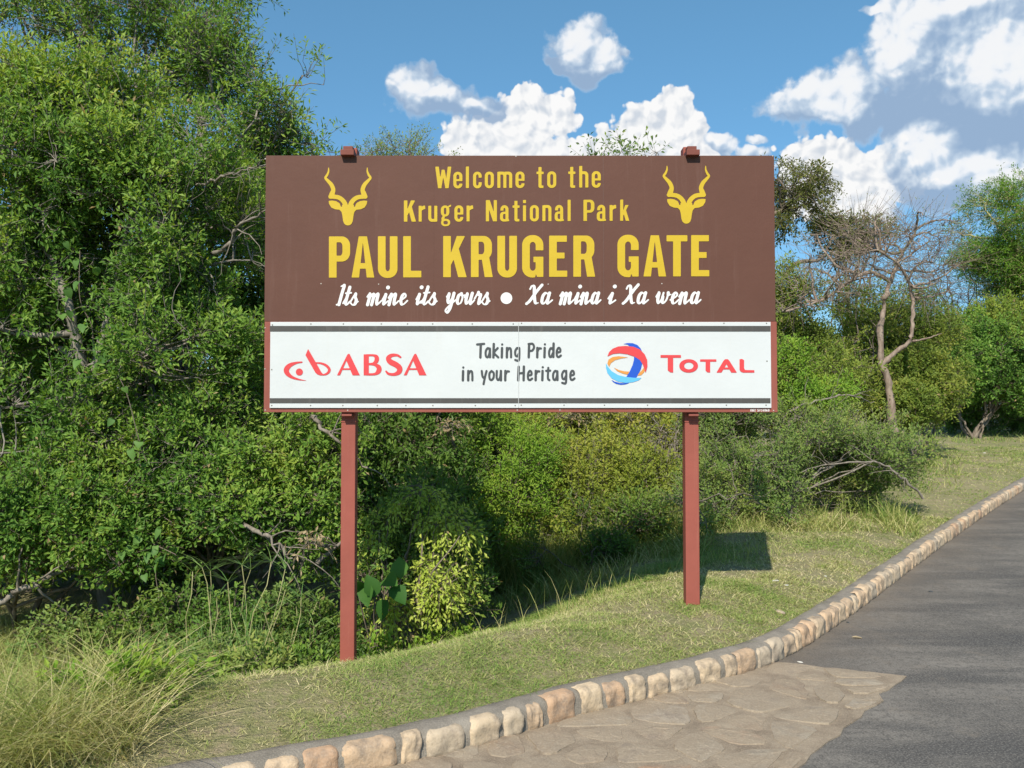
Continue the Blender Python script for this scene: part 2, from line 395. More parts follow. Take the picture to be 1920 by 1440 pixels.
def edge_dist(poly, p):
    a = np.asarray(poly); b = np.roll(a, -1, 0); d = b-a; t = np.clip(((p-a)*d).sum(1)/(d*d).sum(1), 0, 1)
    return np.min(np.linalg.norm(p-a-t[:, None]*d, axis=1))
rp = np.random.default_rng(5)
th = math.atan2(de[1], de[0]); ca, sa = math.cos(th), math.sin(th)
seeds = []
for i in np.arange(-3, 40):
    for j in np.arange(-24, 24):
        u = (i+(j % 2)*.5+rp.normal()*.34)*.31; v = (j+rp.normal()*.30)*.22
        seeds.append((corner[0]+u*ca-v*sa, corner[1]+u*sa+v*ca))
seeds = [s for s in seeds if -2.2 < s[0] < 3 and .9 < s[1] < 5.6]
sv = np.array(seeds)
pv, pf, ptint, o = [], [], [], 0
olist = [tuple(p) for p in outline]
for i, s in enumerate(seeds):
    if not inside(olist, s) or rp.random() < .05: continue
    shr = 1-.22*rp.random()**2
    poly = [(s[0]-.5, s[1]-.5), (s[0]+.5, s[1]-.5), (s[0]+.5, s[1]+.5), (s[0]-.5, s[1]+.5)]
    dd = np.linalg.norm(sv-sv[i], axis=1)
    for j in np.argsort(dd)[1:18]:
        q = sv[j]; nx, ny = q-sv[i]; L = math.hypot(nx, ny); nx, ny = nx/L, ny/L
        g = L/2-.007-.014*rp.random()**2
        poly = poly_clip(poly, nx, ny, nx*s[0]+ny*s[1]+g)
    if len(poly) < 3: continue
    # smooth the polygon: cut corners twice, roughen
    P = np.array(poly)
    for _ in range(2):
        Pn = np.roll(P, -1, 0); P = np.stack([P*.8+Pn*.2, P*.2+Pn*.8], 1).reshape(-1, 2)
    P = P.mean(0)+(P-P.mean(0))*shr+rp.normal(size=P.shape)*.004
    for k in range(len(P)):         # keep it on the paving
        if not inside(olist, P[k]) or edge_dist(outline, P[k]) < .012:
            c0 = np.array(s)
            for f in np.linspace(1, 0, 12):
                q = c0+(P[k]-c0)*f
                if inside(olist, q) and edge_dist(outline, q) > .010: P[k] = q; break
    cen = P.mean(0); n = len(P); hh = .0012+.0035*rp.random(); tl = rp.normal(size=2)*.015
    rings = [(1.0, -.004), (.985, hh*.55), (.95, hh*.9), (.86, hh), (.45, hh+.003)]
    for sc, z in rings:
        q = cen+(P-cen)*sc; zz = base_z(q[:, 0], q[:, 1])+.008+z+((q-cen)@tl if z > 0 else 0)+(0.0009*rp.normal(size=n) if z > .004 else 0)
        pv.append(np.column_stack([q, zz]))
    for rI in range(len(rings)-1):
        a0 = o+rI*n
        for k in range(n): pf.append((a0+k, a0+(k+1) % n, a0+n+(k+1) % n, a0+n+k))
    top = o+(len(rings)-1)*n; pf.append(tuple(top+k for k in range(n)))
    ptint += [rp.random()]*(n*(len(rings)-1)+1); o += n*len(rings)
npf = len(pf)
ob = np.column_stack([outline, base_z(outline[:, 0], outline[:, 1])+.006])
ob2 = ob.copy(); ob2[:, 2] -= .03; nb = len(ob)
pv += [ob, ob2]; pf.append(tuple(o+k for k in range(nb)))
for k in range(nb): pf.append((o+k, o+nb+k, o+nb+(k+1) % nb, o+(k+1) % nb))
po = mesh_obj('stone_paving', np.concatenate(pv), pf, [PSTONE, PMORTAR], smooth=False, tint=ptint+[.5]*(nb+1), mat_idx=[0]*npf+[1]*(nb+1))
tag(po, kind='structure')

# ------------------------------------------------------------------ kerb of mortared stones
kroot = empty('stone_kerb', (float(KERB[len(KERB)//8][0]), float(KERB[len(KERB)//8][1]), 0))
tag(kroot, 'low kerb of tan sandstone blocks set in grey mortar between lawn and road', 'kerb')
kfine = resample(kp, .06)
kfine = kfine[(kfine[:, 0] > -9)]
kd = np.gradient(kfine, axis=0); kd /= np.linalg.norm(kd, axis=1, keepdims=True); kn = np.stack([-kd[:, 1], kd[:, 0]], 1)
prof = [(.004, -.05), (.0, .03), (.002, .085), (.016, .113), (.05, KH), (.10, KH+.004), (.145, KH), (.168, KH-.02), (.175, -.05)]
nkf = len(kfine)
mv = []
ar = np.arange(nkf)
for a, z in prof:
    jn = .012*(vnoise(np.stack([ar*.35, ar*0+a*40, ar*0+z*50], -1))-.5)*(1 if z > 0 else 0)
    jb = .02*(vnoise(np.stack([ar*.12, ar*0+3.3, ar*0], -1))-.5)*(1 if a > .1 else 0)
    q = kfine+kn*(a+jn+jb)[:, None]
    mv.append(np.column_stack([q, base_z(q[:, 0], q[:, 1])+z+jn*.6]))
mv = np.concatenate(mv); I = np.arange(len(mv)).reshape(len(prof), nkf)
mq = np.stack([I[:-1, :-1], I[1:, :-1], I[1:, 1:], I[:-1, 1:]], -1).reshape(-1, 4)[:, ::-1]
mesh_obj('mortar_bed', mv, mq, MORTAR, kroot, smooth=True)
rk = np.random.default_rng(21)
ks = np.concatenate([[0], np.cumsum(np.linalg.norm(np.diff(kfine, axis=0), axis=1))])
def kpt(s):
    return (np.array([np.interp(s, ks, kfine[:, 0]), np.interp(s, ks, kfine[:, 1])]).T, nrm(np.array([np.interp(s, ks, kn[:, 0]), np.interp(s, ks, kn[:, 1])]).T))
s = ks[np.argmin(np.abs(kfine[:, 0]+1.7))]; cnt = 0
while cnt < 86 and s < ks[-1]-2:
    L = rk.choice([.10, .14, .17, .20, .25], p=[.14, .24, .28, .2, .14])*(.9+.2*rk.random())
    nu, nw = 13, 11                    # grid over the front face and over the top edge
    u = np.linspace(-1, 1, nu); wv = np.linspace(-1, 1, nw)
    U, Wv = np.meshgrid(u, wv)
    sl_ = rk.normal()*.12; he = KH*(.88+.20*rk.random()); top_in = .075*(.45+.55*rk.random())
    # path over front face up and back over the top: w from bottom (-1) to the back of the top (1)
    zz = np.interp(Wv, [-1, -.8, .25, .55, 1], [-.02, .010, he-.016, he+.005, he+.007])
    dn = np.interp(Wv, [-1, -.8, .25, .55, 1], [.012, -.012, -.012, .006, top_in])
    edge = np.maximum(np.abs(U), 0)
    rnd = 1-.05*np.abs(Wv)**3+.07*vnoise(np.stack([U*0+cnt*3.1, Wv*2.2, U*0+np.sign(U)*4], -1))-.05
    su = s+L/2+(U*rnd*L/2*.97)+sl_*(zz-.06)*.6
    inset = .018*sstep(np.abs(U), .86, 1.0)
    nz = .016*(vnoise(np.stack([U*2+cnt*7.7, Wv*2.5, U*0+cnt], -1))-.5)+.008*(vnoise(np.stack([U*4.5+cnt*3.1, Wv*5, U*0+cnt+.5], -1))-.5)
    zz = zz-.012*sstep(np.abs(U), .7, 1)*(Wv > .2)
    pp, nn = kpt(su.ravel())
    q = pp+nn*(dn+inset-nz).ravel()[:, None]
    vv = np.column_stack([q, base_z(q[:, 0], q[:, 1])+zz.ravel()+.3*nz.ravel()])
    I = np.arange(nu*nw).reshape(nw, nu)
    qq = np.stack([I[:-1, :-1], I[:-1, 1:], I[1:, 1:], I[1:, :-1]], -1).reshape(-1, 4)
    mesh_obj('kerb_stone', vv, qq, KSTONE, kroot, smooth=True, tint=[rk.random()]*len(qq))
    s += L+.004+.024*rk.random()**1.5; cnt += 1
# ------------------------------------------------------------------ sign board
YF = 6.13                            # front of the brown panel
def sp(px, py, Y=YF): return at(px, py, Y)
BROWN = paint_mat('brown_sign_sheet', (.108, .049, .036), .6, .05, ((.20, .125, .105), .22), .18)
YELLOW = paint_mat('yellow_vinyl', (.51, .36, .026), .5, .05, None, .2)
WHITE = paint_mat('white_sign_sheet', (.54, .565, .58), .5, .03, ((.50, .50, .48), .3), .25)
WVINYL = paint_mat('white_vinyl', (0.664, 0.664, 0.664), .45, .03)
BANDG = paint_mat('dark_grey_vinyl', (0.07055, 0.0664, 0.06308), .45, .08, ((.2, .19, .18), .35))
INK = paint_mat('charcoal_vinyl', (0.05395, 0.05976, 0.06474), .45, .06)
RED = paint_mat('red_vinyl', (0.5976, 0.05395, 0.05976), .42, .05)
BLUE = paint_mat('blue_vinyl', (0.01494, 0.083, 0.4814), .42, .05)
LBLUE = paint_mat('light_blue_vinyl', (0.1079, 0.415, 0.7304), .42, .05)
ORANGE = paint_mat('orange_vinyl', (0.5976, 0.2573, 0.0581), .42, .05)
FRAME = paint_mat('red_brown_paint', (.245, .076, .058), .6, .10, ((.36, .18, .14), .35), .2)
POST = paint_mat('red_brown_post_paint', (.285, .082, .062), .6, .10, ((.36, .15, .11), .4), .2)
STEEL = paint_mat('dull_screw_head', (0.1909, 0.1826, 0.166), .4, .1)
gl = lambda p: float(lawn_z(np.array(p[0]), np.array(p[1])))
CLAMP = paint_mat('shade_dark_clamp_paint', (.17, .055, .042), .65, .15, None, .2)  # post red brown darkened all over, shade of the clamp undersides put into the colour
sroot = empty('sign_board', (0.05, YF+.1, 0))
tag(sroot, 'large brown and white welcome sign on two red brown posts', 'sign')
def px_box(x0, y0, x1, y1, ya, yb):
    a, b = sp(x0, y1, ya), sp(x1, y0, ya); return (a[0], ya, a[2], b[0], yb, b[2])
brown_panel = boxes('brown_panel', [px_box(495.5, 291.5, 1451.5, 602.5, YF, YF+.022)], BROWN, sroot, .003)
backing_frame = boxes('backing_frame', [px_box(494.5, 602.9, 1456.5, 773, YF-.010, YF+.022)], FRAME, sroot, .003)
white_panel = boxes('white_panel', [px_box(505.5, 603.6, 1445, 765, YF-.022, YF-.0102)], WHITE, sroot, .002)
boxes('grey_band', [px_box(505.8, 611, 1444.7, 621.5, YF-.0245, YF-.0222)], BANDG, sroot, .0005).parent = white_panel
boxes('grey_band', [px_box(505.8, 746.5, 1444.7, 756, YF-.0245, YF-.0222)], BANDG, sroot, .0005).parent = white_panel
# back rails the panels are screwed to
rail = boxes('rail', [(-1.72, YF+.0222, 3.33, 1.80, YF+.062, 3.38)], POST, sroot, .003)
for z in (2.72, 2.28, 1.70):
    r = rail.copy(); C.objects.link(r); r.parent = sroot; r.location = (r.location[0], r.location[1], z-3.36)
# panel seams: the butt joints of the three sheets, hairline strips slightly darker than the sheets
for sx in (813.5, 1131.5):
    boxes('sheet_joint', [px_box(sx-.35, 292.5, sx+.35, 601.5, YF-.0012, YF-.0002)], paint_mat('joint_sealant', (.10, .046, .034), .6), sroot, 0).parent = brown_panel
boxes('sheet_joint', [px_box(971.8, 604.5, 972.6, 764, YF-.0262, YF-.0252)], paint_mat('joint_grey', (.47, .49, .50), .6), sroot, 0).parent = white_panel
for x0, x1, by, top in ((637, 664, 1243, 277), (1286.5, 1312.5, 1140, 275)):
    ya, yb = YF+.0625, YF+.165
    A = sp(x0, by, ya); B = sp(x1, by, ya)
    gz = gl(((A[0]+B[0])/2, ya))
    zt = sp(x0, top, ya)[2]
    p = boxes('post', [(A[0], ya, gz-.4, B[0], yb, zt)], POST, sroot, .006)
    xm = (A[0]+B[0])/2; W2 = (B[0]-A[0])/2
    ztop = sp(x0, 292, YF)[2]
    boxes('clamp', [(xm-W2*.95, YF-.050, ztop-.008, xm+W2*.95, ya-.002, ztop+.032), (xm-W2*.70, YF-.012, ztop+.0325, xm+W2*.66, ya-.002, ztop+.068)], CLAMP, sroot, .004).parent = p
    zb = sp(x0, 776, YF)[2]
    boxes('bracket', [(xm-W2*.7, YF-.006, zb-.016, xm+W2*.7, ya-.002, zb-.001)], FRAME, sroot, .002).parent = p
    zc = sp(x0, 789, ya)[2]
    boxes('collar', [(xm-W2-.003, ya-.004, zc-.010, xm+W2+.003, yb+.003, zc)], POST, sroot, .0015).parent = p

def on_board(Y): return white_panel if Y < YF-.02 else (backing_frame if Y < YF-.008 else brown_panel)
# ---- flat cut shapes: unions and cuts of polygons and brush strokes, traced to clean outlines
def poly_sd(poly, x, y):
    a = np.asarray(poly, float); b = np.roll(a, -1, 0); d = np.full(x.shape, 1e9); ins = np.zeros(x.shape, bool)
    for (x0, y0), (x1, y1) in zip(a, b):
        ex, ey = x1-x0, y1-y0; L = ex*ex+ey*ey
        if L < 1e-12: continue
        t_ = np.clip(((x-x0)*ex+(y-y0)*ey)/L, 0, 1); d = np.minimum(d, np.hypot(x-x0-t_*ex, y-y0-t_*ey))
        if y0 != y1: ins ^= ((y0 > y) != (y1 > y)) & (x < ex*(y-y0)/ey+x0)
    return np.where(ins, -d, d)
def stroke_sd(pts, x, y):
    d = np.full(x.shape, 1e9)
    for (x0, y0, r0), (x1, y1, r1) in zip(pts[:-1], pts[1:]):
        ex, ey = x1-x0, y1-y0; L = ex*ex+ey*ey+1e-12
        t_ = np.clip(((x-x0)*ex+(y-y0)*ey)/L, 0, 1); d = np.minimum(d, np.hypot(x-x0-t_*ex, y-y0-t_*ey)-(r0+(r1-r0)*t_))
    return d
def smooth_pts(p, n=6):
    p = np.asarray(p, float); q = np.concatenate([2*p[:1]-p[1:2], p, 2*p[-1:]-p[-2:-1]]); out = []
    for i in range(1, len(q)-2):
        for t_ in np.arange(n)/n:
            out.append(.5*((2*q[i])+(-q[i-1]+q[i+1])*t_+(2*q[i-1]-5*q[i]+4*q[i+1]-q[i+2])*t_**2+(-q[i-1]+3*q[i]-3*q[i+1]+q[i+2])*t_**3))
    out.append(q[-2]); return np.array(out)
def trace(ops, cell):
    """ops: list of (sign, 'p'|'s', pts) -> verts (N,2), faces"""
    allp = np.concatenate([np.asarray(o[2], float)[:, :2] for o in ops if o[0] > 0])
    mr = max([0]+[np.asarray(o[2])[:, 2].max() for o in ops if o[1] == 's'])+3*cell
    x = np.arange(allp[:, 0].min()-mr, allp[:, 0].max()+mr, cell); y = np.arange(allp[:, 1].min()-mr, allp[:, 1].max()+mr, cell)
    gx_, gy_ = np.meshgrid(x, y); F = np.full(gx_.shape, 1e9)
    for sg, k, pts in ops:
        d = poly_sd(pts, gx_, gy_) if k == 'p' else stroke_sd(pts, gx_, gy_)
        F = np.minimum(F, d) if sg > 0 else np.maximum(F, -d)
    F = np.where(np.abs(F) < 1e-9, 1e-9, F); ins = F < 0
    ny, nx = F.shape; vid = {}; verts = []; faces = []
    def node(i, j):
        k = (i, j)
        if k not in vid: vid[k] = len(verts); verts.append((x[j], y[i]))
        return vid[k]
    def cut(i, j, i2, j2):
        k = (i, j, i2, j2) if (i, j) < (i2, j2) else (i2, j2, i, j)
        if k not in vid:
            t_ = F[i, j]/(F[i, j]-F[i2, j2]); vid[k] = len(verts); verts.append((x[j]+(x[j2]-x[j])*t_, y[i]+(y[i2]-y[i])*t_))
        return vid[k]
    s4 = ins[:-1, :-1].astype(int)+ins[:-1, 1:]+ins[1:, 1:]+ins[1:, :-1]
    for i, j in np.argwhere(s4 > 0):
        cs = [(i, j), (i, j+1), (i+1, j+1), (i+1, j)]; f = []
        for k in range(4):
            a, b = cs[k], cs[(k+1) % 4]
            if ins[a]: f.append(node(*a))
            if ins[a] != ins[b]: f.append(cut(*a, *b))
        if len(f) >= 3: faces.append(f)
    return verts, faces
def cut_vinyl(name, glyphs, mat, Y, cell=1.0):
    """glyphs: list of ops in photo pixels; each traced alone, all one lettering part"""
    V, Fc = [], []
    for ops in glyphs:
        v, f = trace(ops, cell); o = len(V)
        V += [tuple(sp(a, b, Y)) for a, b in v]; Fc += [[k+o for k in q[::-1]] for q in f]
    o = mesh_obj(name, np.array(V), Fc, mat, sroot)
    n = o.data.polygons[0].normal
    if n.y > 0: o.data.flip_normals()
    o.parent = on_board(Y)           # lettering sits on the panel that carries it
    return o
# ---- bold condensed capitals and small letters (unit: cap height)
def Rc(x0, y0, x1, y1): return [(x0, y0), (x1, y0), (x1, y1), (x0, y1)]
def RR(x0, y0, x1, y1, rx, ry, c='abcd'):
    out = []
    for key, cx, cy, a0 in (('a', x1-rx, y1-ry, 0), ('b', x0+rx, y1-ry, 90), ('c', x0+rx, y0+ry, 180), ('d', x1-rx, y0+ry, 270)):
        if key in c: out += [(cx+rx*math.cos(R_(a0+k*11.25)), cy+ry*math.sin(R_(a0+k*11.25))) for k in range(9)]
        else: out.append({'a': (x1, y1), 'b': (x0, y1), 'c': (x0, y0), 'd': (x1, y0)}[key])
    return out
def bar(xt, yt, xb, yb, w): return [(xb-w/2, yb), (xb+w/2, yb), (xt+w/2, yt), (xt-w/2, yt)]
def gothic(ch, S, H):
    p = lambda q: (1, 'p', q)
    m = lambda q: (-1, 'p', q)
    s = S*.86; x = .745
    if ch == 'P': return [p(Rc(0,0,S,1)), p(RR(S*.5,.39,.515,1,.2,.22,'ad')), m(RR(S,.39+H*.95,.515-S,1-H*.95,.06,.1,'ad'))]
    if ch == 'R': return [p(Rc(0,0,S,1)), p([(.26,.46),(.44,.5),(.53,0),(.335,0)]), p(RR(S*.5,.42,.51,1,.2,.22,'ad')), m(RR(S,.42+H*.9,.51-S,1-H*.95,.06,.1,'ad'))]
    if ch == 'A': return [p([(0,0),(.175,1),(.375,1),(.55,0)]), m([(.18,-.02),(.37,-.02),(.275,.87)]), p(Rc(.155,.215,.395,.215+H*.9))]
    if ch == 'U': return [p(RR(0,-.012,.475,1,.22,.22,'cd')), m(RR(S,H,.475-S,1.1,.052,.08,'cd'))]
    if ch == 'L': return [p(Rc(0,0,S,1)), p(Rc(S*.5,0,.44,H+.01))]
    if ch == 'K': return [p(Rc(0,0,S,1)), p([(S-.02,.25),(S-.02,.52),(.33,1),(.53,1)]), p([(.235,.50),(.37,.72),(.57,0),(.365,0)])]
    if ch == 'G': return [p(RR(0,-.015,.515,1.015,.24,.24)), m(RR(S,H,.515-S,1-H,.07,.09)), m(Rc(.515-S-.005,.48,.6,.645)), p(Rc(.275,.355,.515,.49)), p(Rc(.515-S*.95,0,.515,.4)), m([(.515-S-.03,-.05),(.515-S*.72,-.05),(.515-S*.95,.07)])]
    if ch == 'E': return [p(Rc(0,0,S,1)), p(Rc(S*.5,1-H,.43,1)), p(Rc(S*.5,.445,.375,.445+H*.95)), p(Rc(S*.5,0,.44,H))]
    if ch == 'T': return [p(Rc(0,1-H,.505,1)), p(Rc(.2525-S/2,0,.2525+S/2,1-H*.5))]
    if ch == 'N': return [p(Rc(0,0,S*.9,1)), p(Rc(.52-S*.9,0,.52,1)), p(bar(S*.55,1,.52-S*.55,0,S*1.1))]
    if ch == 'W': return [p(bar(.085,1,.215,0,S)), p(bar(.37,.86,.215,0,S*.8)), p(bar(.37,.86,.54,0,S*.8)), p(bar(.665,1,.54,0,S))]
    if ch == 'l': return [p(Rc(0,0,s,1))]
    if ch == 'i': return [p(Rc(0,0,s,x)), p(Rc(0,.85,s,1))]
    if ch == 'o': return [p(RR(0,-.012,.42,x+.012,.2,.2)), m(RR(s,.115,.42-s,x-.115,.06,.1))]
    if ch == 'e': return [p(RR(0,-.012,.42,x+.012,.2,.2)), m(RR(s,.115,.42-s,x-.115,.06,.1)), m(Rc(.42-s-.01,.21,.5,.33)), p(Rc(s*.6,.325,.415,.42))]
    if ch == 'c': return [p(RR(0,-.012,.40,x+.012,.19,.2)), m(RR(s,.115,.40-s,x-.115,.05,.1)), m(Rc(.40-s-.01,.27,.5,.48))]
    if ch == 'h': return [p(Rc(0,0,s,1)), p(RR(s*.4,0,.425,x+.01,.17,.18,'a')), m(RR(s,-.1,.425-s,x-.125,.05,.08,'a'))]
    if ch == 'n': return [p(Rc(0,0,s,x)), p(RR(s*.4,0,.425,x+.01,.17,.18,'a')), m(RR(s,-.1,.425-s,x-.125,.05,.08,'a'))]
    if ch == 'm': return [p(Rc(0,0,s,x)), p(RR(s*.4,0,.42,x+.01,.16,.17,'a')), p(RR(.35,0,.69,x+.01,.16,.17,'a')), m(RR(s,-.1,.42-s,x-.125,.05,.08,'a')), m(RR(.42,-.1,.69-s,x-.125,.05,.08,'a'))]
    if ch == 'u': return [p(Rc(.425-s,0,.425,x)), p(RR(0,-.01,.425-s*.4,x,.17,.18,'c')), m(RR(s,.125,.425-s,x+.1,.05,.08,'c'))]
    if ch == 'r': return [p(Rc(0,0,s,x)), p([(s*.6,.48),(s*.8,.66),(.20,x),(.30,x+.012),(.315,x-.155),(.24,x-.165)])]
    if ch == 't': return [p(Rc(.09,.06,.09+s,.96)), p(Rc(0,x-.115,.33,x)), p(RR(.09,-.012,.32,.105,.09,.09,'c'))]
    if ch == 'a': return [p(RR(.02,.42,.40,x+.012,.18,.2,'ab')), m(RR(.02+s,.3,.40-s,x-.115,.05,.08,'ab')), p(Rc(.40-s,0,.40,.56)), m(Rc(-.1,.30,.40-s-.001,.50)), p(RR(0,-.012,.40-s*.6,.45,.16,.17,'bc')), m(RR(s,.1,.40-s,.345,.05,.07,'bc')), p(RR(.40-s,0,.43,.09,.02,.02))]
    if ch == 'g': return [p(RR(0,.235,.40,x+.012,.19,.2)), m(RR(s,.335,.40-s,x-.10,.05,.08)), p([(.30,.64),(.47,.70),(.49,.80),(.36,.745)]), p(RR(.01,-.22,.44,.125,.18,.16)), m(RR(.12,-.135,.33,.03,.08,.07)), p([(.05,.02),(.02,.14),(.10,.28),(.2,.26),(.17,.14),(.26,.11)])]
    if ch == 'k': return [p(Rc(0,0,s,1)), p([(s-.02,.2),(s-.02,.40),(.24,x),(.40,x)]), p([(.16,.36),(.27,.52),(.43,0),(.265,0)])]
    return []
def set_line(chars, cap, S, H):
    out = []
    for ch, x0, base in chars:
        out.append([(sg, k, [(x0+a*cap, base-b*cap) for a, b in q]) for sg, k, q in gothic(ch, S, H)])
    return out
def lerp_base(xs, xa, ya, xb, yb): return [ya+(yb-ya)*(q-xa)/(xb-xa) for q in xs]
def words(text, glyphs, mat, Y, cell):      # one part per word
    k = 0
    for wd in text.split():
        cut_vinyl('lettering', glyphs[k:k+len(wd)], mat, Y, cell); k += len(wd)
def line(text, xs, xa, ya, xb, yb): return list(zip(text, xs, lerp_base(xs, xa, ya, xb, yb)))
YV = YF-.0025
words('Welcome to the', set_line(line('Welcometothe', [816,850,873.5,887,909,932.5,966.5,1006,1026,1065.5,1086,1109.5], 816,352.9,1110,351.5), 40.4, .165, .125), YELLOW, YV, .9)
words('Kruger National Park', set_line(line('KrugerNationalPark', [757.3,785,803,826.6,852,874.8, 911,937.5,961,980.6,993.5,1017,1040,1064.3, 1094,1119,1143,1162.8], 757,415.6,1163,414), 39.8, .165, .125), YELLOW, YV, .9)
words('PAUL KRUGER GATE', set_line(line('PAULKRUGERGATE', [616.7,659.2,708.6,756,831,883,932.6,979,1029.6,1075,1157.7,1206.5,1249.8,1295.9], 617,520.5,1300,518), 77.2, .186, .15), YELLOW, YV, 1.0)
# ---- antelope head with spiral horns
def z1(p): return [(480+q[0]/3.84, 250+q[1]/3.84, *[r/3.84 for r in q[2:]]) for q in p]
horn = [(523,249,3),(522,275,6),(512,300,8),(500,320,8.5),(516,340,11),(540,366,14),(553,392,15),(556,412,15.5),(549,432,18),(543,450,19)]
band = [(536,456,15),(560,456,15),(595,462,15.5),(622,480,16),(640,506,17),(650,540,17)]
ear = [(523,486),(548,484),(575,488),(597,500),(620,522),(640,560),(600,550),(570,547),(542,534),(526,508)]
gapc = [(512,478,4.5),(560,477,4.5),(588,486,4.5),(606,502,5),(615,524,5)]
face = [(600,549),(620,515),(662,516),(704,515),(724,549),(708,566),(702,592),(697,630),(689,650),(675,661),(662,663),(649,661),(635,650),(627,630),(622,592),(616,566)]
mir = lambda p: [(1324-q[0], *q[1:]) for q in p]
em = [(1,'s',smooth_pts(z1(horn))),(1,'s',smooth_pts(z1(mir(horn)))),(1,'s',smooth_pts(z1(band))),(1,'s',smooth_pts(z1(mir(band)))),
      (-1,'p',z1([(655,430),(669,430),(664,515),(660,515)])),
      (1,'p',z1(ear)),(1,'p',z1(mir(ear))),(1,'p',z1(face)),(-1,'s',smooth_pts(z1(gapc))),(-1,'s',smooth_pts(z1(mir(gapc))))]
cut_vinyl('emblem', [em], YELLOW, YV, .9)
cut_vinyl('emblem', [[(a, b, [(q[0]+634.5, q[1]-3.3, *q[2:]) for q in c]) for a, b, c in em]], YELLOW, YV, .9)
# ---- white brush script: strokes in units of x-height, slanted
SC = {'I': (.72, [[(.12,1.62),(.42,1.72),(.34,1.0),(.26,.03)],[(.02,.02),(.3,.06)]]),
      't': (.70, [[(-.05,.15),(.2,.7)],[(.32,1.55),(.24,.8),(.2,.2),(.36,.02),(.6,.3)],[(.02,1.02),(.58,1.06)]]),
      's': (.80, [[(-.05,.2),(.34,.98),(.38,.7),(.56,.42),(.5,.08),(.26,.0),(.06,.16)],[(.3,.0),(.78,.3)]]),
      'm': (1.45, [[(-.05,.7),(.14,.98),(.16,.5),(.12,.0)],[(.14,.4),(.36,.9),(.52,.92),(.54,.5),(.5,.0)],[(.52,.4),(.76,.92),(.92,.92),(.92,.4),(1.02,.02),(1.36,.35)]]),
      'i': (.58, [[(.0,.45),(.2,.95),(.17,.4),(.2,.04),(.52,.32)],[(.27,1.5),(.29,1.52)]]),
      'n': (1.02, [[(-.05,.6),(.14,.96),(.15,.5),(.12,.0)],[(.14,.4),(.36,.9),(.54,.92),(.54,.4),(.62,.02),(.96,.34)]]),
      'e': (.78, [[(-.04,.32),(.3,.5),(.52,.74),(.4,.97),(.2,.82),(.14,.4),(.28,.04),(.48,.06),(.76,.36)]]),
      'y': (.98, [[(-.04,.66),(.13,.94),(.13,.4),(.28,.12),(.5,.5)],[(.62,.98),(.58,.4),(.52,-.3),(.3,-.72),(.1,-.5),(.4,-.1),(.94,.4)]]),
      'o': (.86, [[(.4,.95),(.16,.78),(.12,.3),(.3,.03),(.54,.2),(.58,.68),(.4,.95),(.5,.78),(.82,.8)]]),
      'u': (1.02, [[(-.04,.62),(.14,.94),(.13,.4),(.26,.06),(.46,.28),(.58,.7)],[(.64,.98),(.6,.4),(.68,.03),(.98,.36)]]),
      'r': (.78, [[(-.04,.5),(.14,.9),(.22,1.08),(.28,.84),(.5,.86),(.46,.4),(.5,.04),(.76,.3)]]),
      'a': (1.0, [[(.5,.86),(.3,.97),(.12,.7),(.12,.2),(.3,.03),(.48,.3),(.58,.8)],[(.62,.96),(.58,.4),(.64,.04),(.96,.34)]]),
      'w': (1.32, [[(-.04,.6),(.14,.96),(.14,.4),(.28,.05),(.48,.35),(.56,.95)],[(.56,.6),(.58,.2),(.74,.05),(.96,.4),(.98,.95),(1.04,.75),(1.26,.8)]]),
      'X': (1.18, [[(.12,1.3),(.22,1.58),(.42,1.5),(.56,.8),(.78,.1),(1.02,.1)],[(1.04,1.66),(.7,1.1),(.3,.3),(.06,.02)]])}
def script(word, xa, xb, base, xh, r, slant=.2):
    ops, pen = [], 0
    tot = sum(SC[c][0] for c in word)-.1; kx = (xb-xa)/(tot*xh)
    for c in word:
        adv, st = SC[c]
        for k, pts in enumerate(st):
            q = np.array([((pen+p[0]), p[1]) for p in pts]); q = smooth_pts(q, 5) if len(q) > 2 else q
            dirv = np.gradient(q, axis=0); th_ = nrm(dirv); wd = r*(.50+.55*np.abs(th_[:, 1]))*np.where(th_[:, 1] > .15, .60, 1)
            if len(q) == 2 and c == 'i': wd = np.full(2, r*1.25)
            ops.append((1, 's', [(xa+(a*kx+slant*(b-.3)*1)*xh, base-b*xh, w_) for (a, b), w_ in zip(q, wd)]))
        pen += adv
    return ops
S_R = 2.75
for g_ in [script('Its', 632, 670, 571.8, 21.5, S_R), script('mine', 688, 762, 571.5, 21.5, S_R), script('its', 780, 818, 571.2, 21.5, S_R), script('yours', 837, 917, 570.8, 21.5, S_R)]: cut_vinyl('lettering', [g_], WVINYL, YV, .7)
cut_vinyl('dot', [[(1, 'p', [(949.5+10.9*math.cos(k*.1309), 559.1+10.9*math.sin(k*.1309)) for k in range(48)])]], WVINYL, YV, .9)
for g_ in [script('Xa', 987, 1034, 570, 21.5, S_R), script('mina', 1049.5, 1125, 569.8, 21.5, S_R), script('i', 1140, 1153, 569.6, 21.5, S_R), script('Xa', 1168, 1214, 569.5, 21.5, S_R), script('wena', 1230, 1312.5, 569.3, 21.5, S_R)]: cut_vinyl('lettering', [g_], WVINYL, YV, .7)
